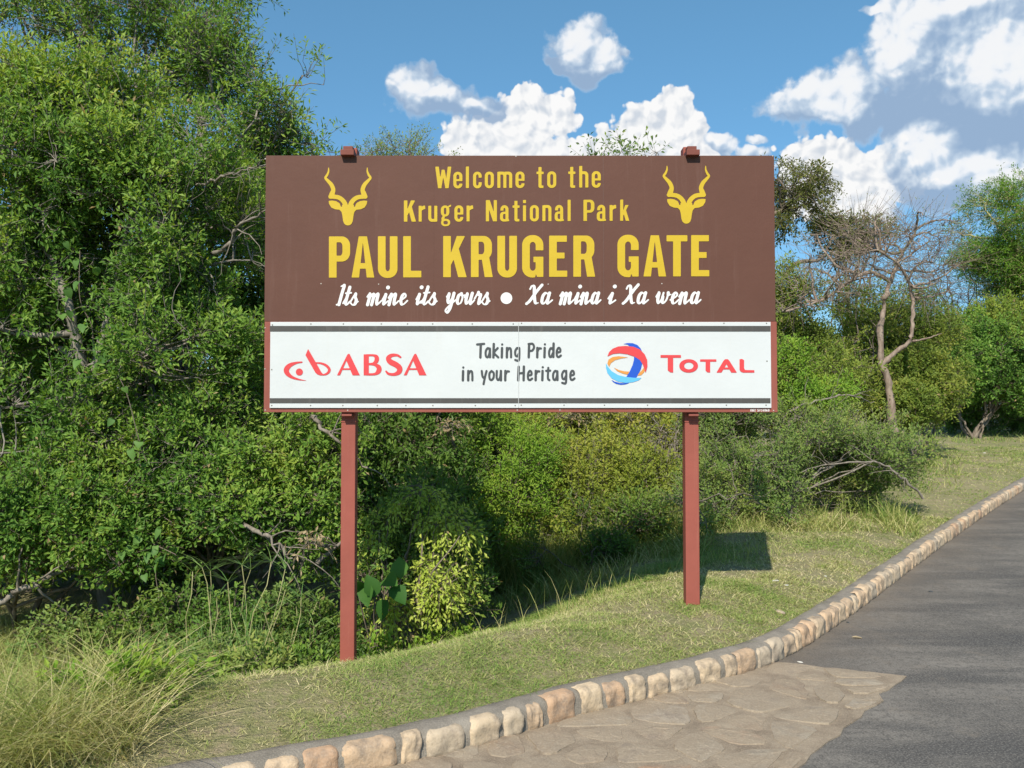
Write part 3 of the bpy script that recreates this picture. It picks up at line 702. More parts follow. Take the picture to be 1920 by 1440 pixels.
# ---- casual brush capitals in charcoal (unit: cap height)
CS = {'T': [[(0,.95),(.52,1.0)],[(.27,.96),(.24,0)]], 'a': [[(.34,.58),(.2,.68),(.05,.45),(.06,.1),(.2,.02),(.32,.3),(.35,.64)],[(.35,.64),(.36,.02)]],
      'k': [[(.07,.98),(.04,0)],[(.36,.68),(.1,.34),(.4,.0)]], 'i': [[(.09,.68),(.07,.0)],[(.1,.94),(.105,.95)]],
      'n': [[(.06,.68),(.05,0)],[(.06,.42),(.2,.66),(.33,.62),(.36,.3),(.36,0)]], 'g': [[(.34,.6),(.2,.68),(.06,.45),(.08,.15),(.22,.08),(.34,.3)],[(.36,.68),(.36,.1),(.3,-.24),(.06,-.2)]],
      'P': [[(.1,.97),(.07,0)],[(.06,.97),(.36,.98),(.46,.74),(.34,.5),(.12,.46)]], 'r': [[(.06,.68),(.05,0)],[(.07,.42),(.18,.64),(.32,.64)]],
      'd': [[(.3,.58),(.16,.66),(.05,.42),(.06,.1),(.18,.02),(.32,.3)],[(.37,1.0),(.35,.02)]], 'e': [[(.07,.34),(.3,.4),(.3,.6),(.18,.68),(.06,.45),(.07,.1),(.2,.01),(.36,.12)]],
      'y': [[(.05,.68),(.1,.3),(.22,.16)],[(.4,.68),(.3,.3),(.18,-.28)]], 'o': [[(.2,.68),(.05,.5),(.06,.12),(.2,.02),(.34,.18),(.36,.52),(.2,.68)]],
      'u': [[(.06,.68),(.05,.2),(.16,.02),(.3,.2),(.36,.68)],[(.36,.68),(.36,0)]], 'H': [[(.08,.98),(.04,0)],[(.46,1.0),(.44,0)],[(.06,.5),(.44,.53)]],
      't': [[(.16,.9),(.13,.15),(.24,.0)],[(.0,.68),(.3,.7)]]}
def casual(chars, cap, r):
    out = []
    for ch, x0, base in chars:
        ops = []
        for pts in CS[ch]:
            q = np.array(pts); q = smooth_pts(q, 5) if len(q) > 2 else q
            ops.append((1, 's', [(x0+a*cap, base-b*cap, r*(1.12 if len(pts) == 2 and pts[0][1]-pts[1][1] > .2 else 1)) for a, b in q]))
        out.append(ops)
    return out
YW = YF-.0245
words('Taking Pride', casual(line('TakingPride', [894.5,909.5,924,939,949,964.5, 989.5,1006,1019,1028.5,1042.5], 894,670,1042,669.5), 25.5, 2.05), INK, YW, .7)
words('in your Heritage', casual(line('inyourHeritage', [866,876.5, 902,916.5,930,946, 970.5,988.5,1003,1015,1024,1036,1052.5,1068], 866,713,1068,712.5), 25.5, 2.05), INK, YW, .7)
# ---- red bank mark and capitals
def z3(p): return [(480+q[0]/3.84, 580+q[1]/3.84, *[r/3.84 for r in q[2:]]) for q in p]
bank = [[(1,'s',smooth_pts(z3([(330,380,5),(290,385,8),(245,402,15),(220,430,19),(224,458,17),(255,486,11),(305,504,6),(360,513,1)])))],
        [(1,'p',z3([(312+25.5*math.cos(k*.2094), 451+25.5*math.sin(k*.2094)) for k in range(30)]))],
        [(1,'p',z3([(375,285),(356,330),(427,455),(441,468),(462,476),(492,476),(470,452),(440,398)])),(1,'s',smooth_pts(z3([(432,385,5),(470,389,7),(505,404,9),(527,430,10),(522,452,9),(500,468,7),(474,471,4)])))]]
def absA(x): return [(1,'p',z3([(x,475),(x+75,325),(x+82,320),(x+90,320),(x+165,475),(x+112,475),(x+68,370),(x+22,475)])),(1,'p',z3([(x+40,424),(x+118,424),(x+118,436),(x+36,436)]))]
bcap = [(1,'p',z3([(775,324),(812,324),(812,475),(775,475)])),(1,'s',smooth_pts(z3([(795,331,8),(845,331,8),(868,345,15),(866,372,15),(845,390,9),(812,394,7)]))),(1,'s',smooth_pts(z3([(812,394,7),(855,398,10),(884,418,17),(882,446,17),(855,466,9),(795,468,8)]))),
        (-1,'p',z3([(700,300),(774,300),(774,500),(700,500)]))]
scap = [(1,'s',smooth_pts(z3([(1040,344,7),(1015,330,9),(975,332,13),(953,352,17),(968,378,20),(1010,400,20),(1034,425,20),(1028,452,17),(995,468,11),(955,464,9),(936,446,6)])))]
cut_vinyl('logo', bank+[absA(583), bcap, scap, absA(1063)], RED, YW, .6)
# ---- ribbon globe and red wordmark
def z4(p): return [(960+q[0]/3.692, 580+q[1]/3.692, *[r/3.692 for r in q[2:]]) for q in p]
def sm(p): 
    p = list(p); q = smooth_pts(np.array(p+[p[0]]), 5)[:-1]; return [tuple(a) for a in q]
cut_vinyl('logo', [[(1,'p',z4([(770,240),(800,233),(835,234),(868,247),(890,270),(903,298),(880,280),(850,262),(815,258),(800,244)]))],
                   [(1,'p',z4([(845,322),(900,345),(902,375),(893,412),(875,450),(858,476),(790,470),(815,430),(835,385),(844,350)]))],
                   [(1,'p',z4([(687,487),(710,500),(745,509),(785,511),(815,508),(790,519),(755,523),(720,516),(700,503)]))]], BLUE, YW, .6)
cut_vinyl('logo', [[(1,'p',z4([(650,370),(662,395),(690,428),(735,455),(790,468),(850,474),(897,474),(875,492),(835,505),(785,509),(735,500),(690,477),(660,440),(651,405)]))]], LBLUE, YW-.0006, .6)
cut_vinyl('logo', [[(1,'p',z4([(673,397),(660,375),(668,348),(695,330),(740,324),(805,333),(755,340),(712,352),(685,372)]))],
                   [(1,'p',z4([(703,402),(740,420),(780,429),(815,431),(800,452),(765,444),(730,428)]))],
                   [(1,'p',z4([(918,395),(925,410),(915,435),(895,456),(868,459),(880,440),(900,422)]))]], ORANGE, YW-.0003, .6)
cut_vinyl('logo', [[(1,'p',z4([(660,326),(672,296),(697,272),(735,257),(785,253),(840,259),(885,277),(918,310),(936,350),(938,395),(925,440),(917,415),(905,380),(885,350),(850,328),(800,311),(745,304),(700,308)]))]], RED, YW-.0012, .6)
rs = lambda p, w: (1, 'p', z4([(q[0], q[1]) for q in p]))
word = [[rs([(1028,316),(1170,316),(1170,335),(1116,335),(1116,438),(1095,436),(1078,422),(1078,335),(1028,335)],0)],
        [(1,'p',z4(RR(1158,345,1288,438,62,46))),(-1,'p',z4(RR(1192,368,1256,415,31,23)))],
        [rs([(1302,346),(1415,346),(1415,362),(1372,362),(1372,438),(1352,436),(1340,424),(1340,362),(1302,362)],0)],
        [(1,'p',z4([(1415,438),(1464,356),(1475,345),(1494,345),(1505,356),(1557,438),(1518,438),(1485,380),(1450,438)])),(1,'p',z4([(1462,402),(1512,402),(1520,416),(1455,416)]))],
        [rs([(1575,346),(1592,343),(1607,352),(1607,408),(1614,420),(1678,421),(1678,438),(1600,438),(1584,432),(1575,418)],0)]]
cut_vinyl('logo', word, RED, YW, .7)
# ---- small white code in the lower right corner
tiny = {'O': [[(.3,1),(.05,.6),(.1,.1),(.3,0),(.55,.3),(.5,.85),(.3,1)]], 'B': [[(.1,0),(.1,1)],[(.1,1),(.5,.9),(.45,.6),(.1,.52),(.55,.4),(.5,.05),(.1,0)]], '2': [[(.05,.8),(.3,1),(.52,.75),(.05,.03)],[(.05,.02),(.55,.02)]],
        'S': [[(.52,.9),(.2,1),(.08,.72),(.5,.4),(.4,.02),(.05,.1)]], 'r': [[(.1,0),(.1,.7)],[(.1,.5),(.4,.7)]], 't': [[(.25,1),(.25,.05),(.45,.0)],[(.05,.7),(.45,.7)]],
        '6': [[(.5,.95),(.15,.7),(.06,.2),(.3,0),(.52,.25),(.3,.5),(.08,.3)]], '8': [[(.3,1),(.1,.8),(.5,.3),(.3,0),(.08,.25),(.5,.78),(.3,1)]]}
gl_ = []
for ch, x in zip('OB2Srt6868', [1407,1410.6,1414.2, 1420,1423.2,1426, 1430,1433.4,1436.8,1440.2]):
    gl_.append([(1,'s',[(x+a*4.2, 771.2-b*4.2, .42) for a, b in (smooth_pts(np.array(s_), 4) if len(s_) > 2 else s_)]) for s_ in tiny[ch]])
words('OB2 Srt 6868', gl_, WVINYL, YF-.0112, .3)
# ---- screws
def disc(px, py, Y, mat, r=.0055):
    c = sp(px, py, Y); k = np.arange(8)*math.pi/4
    ring = lambda q, y: np.column_stack([c[0]+q*np.cos(k), np.full(8, Y-y), c[2]+q*np.sin(k)])
    V_ = np.concatenate([ring(r, 0), ring(r*.8, .0022), ring(r*.3, .003)]); f = []
    for a in (0, 8):
        f += [(a+i, a+(i+1) % 8, a+8+(i+1) % 8, a+8+i) for i in range(8)]
    f.append(tuple(range(16, 24)))
    o = mesh_obj('screw', V_, f, mat, sroot); o.parent = on_board(Y); return o
def z3x(x): return 480+x/3.84
def z4x(x): return 960+x/3.692
PALE = paint_mat('pale_screw_head', (0.415, 0.3652, 0.332), .5, .1)
first = disc(z3x(118), 609, YF-.0222, STEEL)
def copy_screw(px, py, Y, mat=None):
    q = first.copy(); C.objects.link(q); q.parent = on_board(Y)
    if mat:
        if mat.name not in copy_screw.m: copy_screw.m[mat.name] = first.data.copy(); copy_screw.m[mat.name].materials[0] = mat
        q.data = copy_screw.m[mat.name]
    d = sp(px, py, Y)-sp(z3x(118), 609, YF-.0222); q.location = Vector(d)+first.location
copy_screw.m = {}
for x in [395, 629, 902, 1091, 1272, 1557, 1852]: copy_screw(z3x(x), 607.2, YF-.0222)
for x in [66, 367, 638, 900, 1185, 1467, 1762]: copy_screw(z4x(x), 606, YF-.0222)
for x in [113, 393, 625, 873, 1079, 1273, 1579, 1866]: copy_screw(z3x(x), 760.3, YF-.0222)
for x in [64, 360, 640, 938, 1231, 1484, 1759]: copy_screw(z4x(x), 759.6, YF-.0222)
for px, py in [(509.5, 693), (1438, 677)]: copy_screw(px, py, YF-.0222)
for px, py in [(497.5, 298), (1449, 292.6), (967.5, 293.2), (710, 533), (602, 532), (1028, 533), (1241, 532), (1213.5, 293)]: copy_screw(px, py, YF, PALE)
for px, py in [(497, 615), (496.8, 692), (497.5, 769), (652, 769.5), (970, 769.2), (1050, 769), (1450.5, 770)]: copy_screw(px, py, YF-.010, PALE)
# ------------------------------------------------------------------ plants
def clumpy(P, f, s): return vnoise(P*f+s)
LEAFCOUNT = [0]
def plant(name, label, cat, base, lobes, N, leaf, nl, span, matL, matB, limbs=8, fork=.5, r0=.05, shell=2.2, gap=.42, gf=1.3, droop=0.0,
          twig_r=.0035, seed=1, group=None, crown='crown', trunk='trunk', paths=(), sub=12, bend=.16, up=.25, bare=0.0, tintb=0.0, sides=4, flat=.35, loose=.25, stems=1, spread=.25, holes=(), topt=0.0):
    """A woody plant: stem(s), limbs, sub-branches and twigs, with leaves set along the twig ends.
    lobes: (x, y, z, rx, ry, rz[, weight]) volumes the crown fills."""
    rng = np.random.default_rng(seed)
    base = np.asarray(base, float)
    root = empty(name, base); tag(root, label, cat, group)
    lb = np.array([l[:6] for l in lobes], float); wt = np.array([(l[6] if len(l) > 6 else 1)*(l[3]*l[4]*l[5])**.75 for l in lobes]); wt /= wt.sum()
    A = np.zeros((0, 3)); Cn = np.zeros((0, 3))
    while len(A) < N:
        k = rng.choice(len(lb), N*2, p=wt); d = nrm(rng.normal(size=(N*2, 3))); r = rng.random(N*2)**(1/shell)
        r *= .64+.62*vnoise(d*2.3+k[:, None]*7.1+seed)+.2*vnoise(d*6.1+k[:, None]*3.7+seed)
        p = lb[k, :3]+d*lb[k, 3:]*r[:, None]
        ok = (clumpy(p, gf, seed*3.3)*.65+clumpy(p, gf*2.6, seed+9.)*.35 > gap) & (p[:, 2] > base[2]+.05)
        for hx in holes: ok &= (((p-np.array(hx[:3]))/np.array(hx[3:6]))**2).sum(1) > .75+.5*vnoise(p*3)
        A = np.concatenate([A, p[ok]]); Cn = np.concatenate([Cn, lb[k[ok], :3]])
    A = A[:N]; Cn = Cn[:N]
    tb = []
    nodes = []                      # points branches may start from
    for pth, ra, rb in paths:
        q = smooth_pts(np.array(pth, float), 5); q = q+rng.normal(size=q.shape)*.012*np.array([1, 1, .3])
        tb.append(tubes(q[None], np.linspace(ra, rb, len(q))[None]*(1+.12*rng.normal(size=len(q)))[None], 7)); nodes.append(q[len(q)//3:])
    if not paths:
        for k in range(stems):
            f = base+np.array([rng.normal()*spread, rng.normal()*spread, fork])*(1 if stems > 1 else np.array([.4, .4, 1]))
            b = base+np.array([rng.normal()*.06*(stems > 1), rng.normal()*.06*(stems > 1), -.15])
            q = curves(b[None], f[None], 7, .06, rng=rng); rr = r0*(1 if stems == 1 else .45+.4*rng.random())
            tb.append(tubes(q, np.linspace(rr*1.15, rr*.75, 7)[None], 7)); nodes.append(q[0, 4:])
    def attach(P, upw=.6):
        Nn = np.concatenate(nodes); out = np.zeros(len(P), int)
        for i in range(0, len(P), 1500):
            d = np.linalg.norm(P[i:i+1500, None]-Nn[None], axis=2)+upw*np.maximum(Nn[None, :, 2]-P[i:i+1500, None, 2], 0)
            out[i:i+1500] = np.argmin(d, 1)
        return Nn[out]
    # limbs, spread out over the crown
    M = min(limbs, N); ci = [int(rng.integers(N))]
    dm = np.linalg.norm(A-A[ci[0]], axis=1)
    for _ in range(M-1):
        j = int(np.argmax(dm*(.6+.8*rng.random(N)))); ci.append(j); dm = np.minimum(dm, np.linalg.norm(A-A[j], axis=1))
    tips = Cn[ci]+(A[ci]-Cn[ci])*.72
    st = attach(tips, 1.0); K = 10
    q = curves(st, tips, K, bend, .08, rng); Lm = np.linalg.norm(tips-st, axis=1)
    ra = np.clip(r0*.16+r0*.28*Lm/max(Lm.max(), .1), .006, r0*.6)
    tb.append(tubes(q, ra[:, None]*np.linspace(1, .35, K)[None], 5)); nodes.append(q[:, 2:].reshape(-1, 3))
    ns = max(N//sub, 4); si = rng.choice(N, min(ns, N), replace=False); tips = Cn[si]+(A[si]-Cn[si])*.88
    st = attach(tips); K = 7; q = curves(st, tips, K, bend, .03, rng)
    ra = np.clip(.004+.011*np.linalg.norm(tips-st, axis=1), .004, r0*.35)
    tb.append(tubes(q, ra[:, None]*np.linspace(1, .3, K)[None], sides)); nodes.append(q[:, 2:].reshape(-1, 3))
    st = attach(A); far = np.linalg.norm(A-st, axis=1, keepdims=True)
    lim = np.minimum(far, span*2.4+.05); st2 = A-(A-st)/np.maximum(far, 1e-6)*lim; st = np.where(far > span*4+.2, st2, st)
    K = 6; tw = curves(st, A, K, bend*1.2, -.02, rng)
    outd = nrm(nrm(A-Cn)*.7+nrm(A-st)*.6+rng.normal(size=A.shape)*.35+np.array([0, 0, up-droop]))
    ext = np.stack([A+outd*span*t_+np.array([0, 0, -droop*span*t_*t_]) for t_ in (.33, .66, 1.0)], 1)
    tw = np.concatenate([tw, ext], 1)
    tb.append(tubes(tw, twig_r*np.linspace(1.25, .35, K+3)[None]*np.ones((N, 1)), 3))
    v, f = join(tb)
    mesh_obj(trunk, v, f, matB, root, smooth=True)
    # leaves
    lv = np.flatnonzero(rng.random(N) >= bare)
    n = len(lv)*nl; ii = np.repeat(lv, nl); t_ = rng.random(n)**.8*1.1-.1
    ax = outd[ii]; pos = A[ii]+ax*span*t_[:, None]; pos[:, 2] -= droop*span*np.maximum(t_, 0)**2
    side = nrm(np.cross(ax, rng.normal(size=(n, 3))))
    pos = pos+side*span*loose*rng.random((n, 1))
    d = nrm(ax*.55+side*.85+rng.normal(size=(n, 3))*.3+np.array([0, 0, .15-droop*.9]))
    nn = np.array([0, 0, flat])-sd*.75+nrm(pos-Cn[ii])*.35+rng.normal(size=(n, 3))*.5       # blades turn to the light
    nn = nrm(nn-d*(nn*d).sum(1, keepdims=True)); wd = np.cross(d, nn)
    L = leaf[0]*(.5+.85*rng.random(n))[:, None]; W = leaf[1]*(.7+.5*rng.random(n))[:, None]
    p0 = pos; p2 = pos+d*L-nn*L*.12; mid = pos+d*L*.45-nn*0
    p1 = mid+wd*W*.5+nn*W*.16; p3 = mid-wd*W*.5+nn*W*.16
    Vv = np.stack([p0, p1, p2, p3], 1).reshape(-1, 3); b4 = np.arange(n)*4
    F = np.stack([np.stack([b4, b4+1, b4+2], 1), np.stack([b4, b4+2, b4+3], 1)], 1).reshape(-1, 3)
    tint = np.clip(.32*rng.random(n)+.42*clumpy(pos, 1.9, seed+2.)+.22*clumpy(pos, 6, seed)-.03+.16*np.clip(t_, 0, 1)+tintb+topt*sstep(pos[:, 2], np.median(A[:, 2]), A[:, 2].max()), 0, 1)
    tint = np.where(rng.random(n) < .010, 1.0, np.minimum(tint, .955))       # a few dead leaves
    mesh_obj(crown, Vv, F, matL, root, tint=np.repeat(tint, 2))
    LEAFCOUNT[0] += n
    return root
def lobe(px, py, D, rx, ry, dep, wgt=1):      # crown volume from its place in the view; rx, ry in photo pixels, dep in metres
    p = at(px, py, D); k = D/FPX
    return (p[0], p[1], p[2], rx*k, dep, ry*k, wgt)
def foot(px, D):                               # where a stem at this bearing and distance meets the ground
    x = (px-960)/FPX*D; return np.array([x, D, gl((x, D))])

GREY = bark_mat('pale_grey_bark', (.13, .115, .10), (.32, .29, .25))
BRN = bark_mat('brown_bark', (.10, .080, .062), (.23, .19, .15))
DEAD = bark_mat('bleached_dead_twig', (.10, .085, .07), (.29, .255, .215), 22)
YELB = bark_mat('yellow_green_bark', (.26, .25, .11), (.42, .40, .2))
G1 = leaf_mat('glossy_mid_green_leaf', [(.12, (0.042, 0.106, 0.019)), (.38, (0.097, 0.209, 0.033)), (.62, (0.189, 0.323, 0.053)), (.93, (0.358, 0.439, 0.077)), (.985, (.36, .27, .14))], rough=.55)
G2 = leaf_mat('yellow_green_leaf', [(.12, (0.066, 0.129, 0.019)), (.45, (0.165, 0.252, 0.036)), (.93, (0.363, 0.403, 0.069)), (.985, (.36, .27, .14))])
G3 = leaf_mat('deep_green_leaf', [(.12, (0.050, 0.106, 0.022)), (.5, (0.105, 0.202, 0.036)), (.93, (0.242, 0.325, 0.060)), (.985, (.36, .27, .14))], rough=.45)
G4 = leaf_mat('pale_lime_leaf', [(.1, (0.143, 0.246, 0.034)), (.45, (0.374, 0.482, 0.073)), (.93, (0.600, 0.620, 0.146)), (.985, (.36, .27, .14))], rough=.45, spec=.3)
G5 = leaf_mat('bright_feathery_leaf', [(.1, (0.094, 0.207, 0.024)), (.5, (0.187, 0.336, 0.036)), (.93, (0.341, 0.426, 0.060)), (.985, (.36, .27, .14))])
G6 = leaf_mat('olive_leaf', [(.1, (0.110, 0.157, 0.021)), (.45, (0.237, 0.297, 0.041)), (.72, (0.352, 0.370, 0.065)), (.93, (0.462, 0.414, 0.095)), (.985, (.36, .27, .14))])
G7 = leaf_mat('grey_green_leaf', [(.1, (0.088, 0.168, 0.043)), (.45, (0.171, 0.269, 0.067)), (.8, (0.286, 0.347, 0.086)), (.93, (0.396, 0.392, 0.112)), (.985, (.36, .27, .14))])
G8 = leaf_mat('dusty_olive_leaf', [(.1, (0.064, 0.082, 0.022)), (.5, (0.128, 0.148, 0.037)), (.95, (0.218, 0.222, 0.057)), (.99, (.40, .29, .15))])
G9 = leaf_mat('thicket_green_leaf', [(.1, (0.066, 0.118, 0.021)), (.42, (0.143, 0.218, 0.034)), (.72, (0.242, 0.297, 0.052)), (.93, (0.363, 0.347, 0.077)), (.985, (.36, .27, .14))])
BIGL = leaf_mat('broad_dark_leaf', [(.1, (.045, .13, .026)), (.9, (.085, .19, .036))], rough=.6, spec=.15)
DRYL = leaf_mat('dry_brown_leaf', [(.1, (0.264, 0.190, 0.107)), (.9, (0.561, 0.446, 0.281))])

# left: the big broadleaf tree nearest the board
b = foot(200, 8.9)
t1 = [at(200, 1095, 8.9)-np.array([0, 0, .3]), at(195, 900, 8.6), at(165, 745, 8.35), at(145, 640, 8.25), at(125, 560, 8.2), at(75, 430, 8.4), at(40, 330, 8.6)]
t2 = [at(163, 735, 8.35), at(192, 640, 8.35), at(218, 520, 8.5), at(250, 380, 8.7)]
plant('broadleaf_tree', 'tallest leafy green tree at the far left with pale forked trunk', 'tree', b,
      [lobe(60, 330, 8.6, 210, 200, 1.0), lobe(250, 330, 8.5, 170, 190, .9), lobe(380, 470, 8.5, 120, 170, .8), lobe(60, 560, 8.6, 130, 150, .8, .8), lobe(330, 640, 8.3, 150, 130, .7),
       lobe(-180, 480, 9, 180, 330, 1.1, .7), lobe(420, 660, 8.8, 85, 150, .8), lobe(100, 210, 9.0, 210, 90, .9), lobe(60, 800, 8.2, 150, 120, .7)],
      8600, (.062, .028), 19, .25, G1, GREY, limbs=26, r0=.085, paths=[(t1, .075, .035), (t2, .042, .022)], gap=.45, gf=1.5, seed=3, sub=9, tintb=-.02, topt=.24,
      bare=.10, twig_r=.0042, holes=[lobe(158, 660, 7.8, 34, 110, .8), lobe(100, 510, 7.8, 26, 55, .8), lobe(215, 600, 8.0, 22, 44, .7), lobe(340, 560, 7.9, 60, 20, .4)])
b = foot(330, 10.2)
plant('broadleaf_tree', 'open dark crowned tree rising behind the board\'s upper left corner', 'tree', b,
      [lobe(230, 60, 10.6, 150, 85, 1.0), lobe(40, 30, 10.8, 140, 90, 1.0, .6), lobe(390, 120, 10.4, 120, 100, .9), lobe(530, 190, 10.2, 80, 80, .8), lobe(590, 235, 10, 78, 62, .7),
       lobe(420, 290, 10.4, 140, 80, .8), lobe(560, 300, 10.2, 80, 70, .8), lobe(470, 420, 10, 60, 90, .7), lobe(300, -60, 11, 200, 80, 1)],
      3600, (.074, .026), 15, .30, G1, GREY, limbs=30, r0=.10, fork=1.8, gap=.535, gf=1.5, seed=8, sub=5, tintb=.02, up=.35, twig_r=.0048, bare=.22)
b = foot(470, 9.2)
plant('leafy_shrub', 'dense green shrub hanging in front of the left post, full of grey twigs', 'shrub', b,
      [lobe(400, 830, 8.3, 150, 100, .7), lobe(560, 850, 8.3, 110, 100, .7), lobe(250, 900, 8.1, 150, 100, .6), lobe(600, 960, 8.1, 70, 90, .5), lobe(450, 930, 8.0, 120, 60, .5), lobe(700, 840, 8.8, 60, 70, .6)],
      3600, (.056, .026), 16, .22, G1, DEAD, limbs=26, r0=.05, fork=.5, gap=.46, gf=1.8, seed=14, sub=5, stems=4, crown='foliage', trunk='stems', bare=.12, twig_r=.004)
b = foot(40, 8.2)
plant('leafy_shrub', 'low leafy shrub at the left edge above the dry grass', 'shrub', b,
      [lobe(60, 960, 7.7, 150, 100, .7), lobe(-130, 930, 7.8, 140, 150, .8), lobe(230, 1010, 7.7, 90, 60, .5)],
      2300, (.056, .026), 16, .22, G1, BRN, limbs=14, r0=.045, fork=.4, gap=.46, gf=1.8, seed=19, sub=6, stems=4, crown='foliage', trunk='stems')
b = foot(780, 7.6)
plant('weeping_shrub', 'lime green shrub with separate drooping sprays between the two posts', 'shrub', b,
      [lobe(788, 920, 7.5, 36, 16, .16), lobe(755, 945, 7.5, 20, 12, .14), lobe(840, 975, 7.4, 36, 20, .18), lobe(872, 990, 7.4, 16, 14, .14), lobe(800, 985, 7.6, 16, 14, .14), lobe(805, 1060, 7.35, 24, 22, .18), lobe(842, 1072, 7.2, 40, 32, .2), lobe(875, 1060, 7.3, 12, 16, .12),
       lobe(825, 1110, 7.2, 26, 14, .16), lobe(735, 1135, 7.2, 34, 14, .16), lobe(705, 1000, 7.7, 26, 36, .22, .5)],
      330, (.046, .021), 16, .17, G4, BRN, limbs=18, r0=.03, fork=.5, gap=.30, gf=3.4, droop=.65, seed=23, sub=5, stems=4, crown='foliage', trunk='stems', up=-.05, twig_r=.003)
b = foot(790, 8.0)
plant('dark_shrub', 'dark leafy shrub filling in between the sprays of the lime green one', 'shrub', b,
      [lobe(790, 1010, 7.95, 90, 90, .35), lobe(720, 1080, 7.7, 70, 70, .3), lobe(830, 1110, 7.7, 70, 50, .3)],
      800, (.055, .026), 13, .2, G3, BRN, limbs=12, r0=.03, fork=.4, gap=.40, gf=2.2, seed=24, sub=6, stems=3, crown='foliage', trunk='stems')
b = foot(760, 9.6)
plant('dark_shrub', 'dark green shaded shrub behind the lime green one', 'shrub', b,
      [lobe(760, 850, 9.6, 110, 90, .8), lobe(840, 960, 9.3, 80, 90, .6), lobe(720, 980, 9.0, 90, 80, .6), lobe(780, 690, 10, 110, 110, .8)],
      1500, (.062, .030), 16, .22, G3, BRN, limbs=14, r0=.05, fork=.7, gap=.40, gf=1.6, seed=27, sub=7, stems=3, crown='foliage', trunk='stems')
b = foot(930, 10.3)
plant('feathery_bush', 'bright green feathery bush left of centre below the board', 'bush', b,
      [lobe(930, 930, 10.2, 100, 90, .7), lobe(880, 850, 10.6, 90, 70, .7), lobe(980, 870, 10.5, 70, 70, .6), lobe(900, 1010, 10.0, 70, 45, .5)],
      2500, (.046, .017), 24, .22, G5, BRN, limbs=16, r0=.03, fork=.4, gap=.40, gf=1.8, seed=31, sub=10, stems=4, crown='foliage', trunk='stems', up=.5)
b = foot(1120, 10.8)
plant('olive_bush', 'olive green bush with straw twigs at the middle below the board', 'bush', b,
      [lobe(1090, 960, 10.6, 110, 70, .7), lobe(1180, 940, 10.7, 110, 80, .7), lobe(1120, 880, 11.0, 110, 60, .7), lobe(1020, 1000, 10.3, 80, 45, .5), lobe(1230, 990, 10.4, 70, 55, .5)],
      2600, (.050, .024), 18, .22, G6, DEAD, limbs=22, r0=.03, fork=.35, gap=.42, gf=1.8, seed=37, sub=6, stems=5, crown='foliage', trunk='stems', up=.4)
b = foot(1030, 12.6)
plant('olive_bush', 'taller golden olive bush under the middle of the board\'s lower edge', 'bush', b,
      [lobe(980, 800, 12.4, 120, 70, .8), lobe(1120, 810, 12.4, 120, 70, .8), lobe(1240, 820, 12.6, 90, 70, .8), lobe(900, 760, 12.8, 110, 90, .8), lobe(1080, 700, 13, 200, 90, .9)],
      2900, (.062, .034), 16, .24, G6, BRN, limbs=20, r0=.05, fork=.6, gap=.40, gf=1.5, seed=41, sub=10, stems=4, crown='foliage', trunk='stems', tintb=.03)
b = foot(1110, 9.6)
plant('low_shrub', 'low dark shrub in the shade of the board', 'shrub', b,
      [lobe(1120, 1010, 9.5, 60, 60, .4), lobe(1190, 990, 9.7, 60, 50, .4), lobe(1050, 1040, 9.3, 60, 35, .35)],
      520, (.048, .018), 15, .2, G3, BRN, limbs=8, r0=.02, fork=.25, gap=.40, gf=2, seed=43, sub=8, stems=3, crown='foliage', trunk='stems')
b = foot(1420, 10.6)
plant('thorn_shrub', 'wide grey green thorn shrub with bleached branches right of the right post', 'shrub', b,
      [lobe(1390, 880, 10.5, 100, 80, .7), lobe(1500, 860, 10.8, 110, 85, .8), lobe(1620, 870, 11.2, 90, 85, .8), lobe(1370, 800, 11.2, 90, 60, .7), lobe(1560, 930, 10.6, 100, 40, .5), lobe(1330, 940, 10.0, 50, 50, .4), lobe(1450, 930, 10.2, 80, 45, .5), lobe(1395, 935, 9.2, 70, 50, .40, 2.2), lobe(1320, 950, 9.1, 45, 46, .35, 2.2)],
      4200, (.040, .018), 22, .22, G7, DEAD, limbs=34, r0=.035, fork=.3, gap=.43, gf=1.5, seed=47, sub=5, stems=6, crown='foliage', trunk='stems', spread=.6, twig_r=.004, bare=.12, up=.35)
b = foot(1255, 11.3)
plant('bare_thicket', 'leafless tangle of pale curved twigs behind the right post', 'shrub', b,
      [lobe(1250, 830, 11.1, 60, 70, .5), lobe(1310, 860, 10.9, 50, 60, .4)],
      130, (.04, .014), 6, .35, G8, DEAD, limbs=26, r0=.04, fork=.3, gap=.3, gf=1.5, seed=53, sub=3, stems=5, crown='foliage', trunk='stems', bare=.5, bend=.35, twig_r=.005, droop=.3)

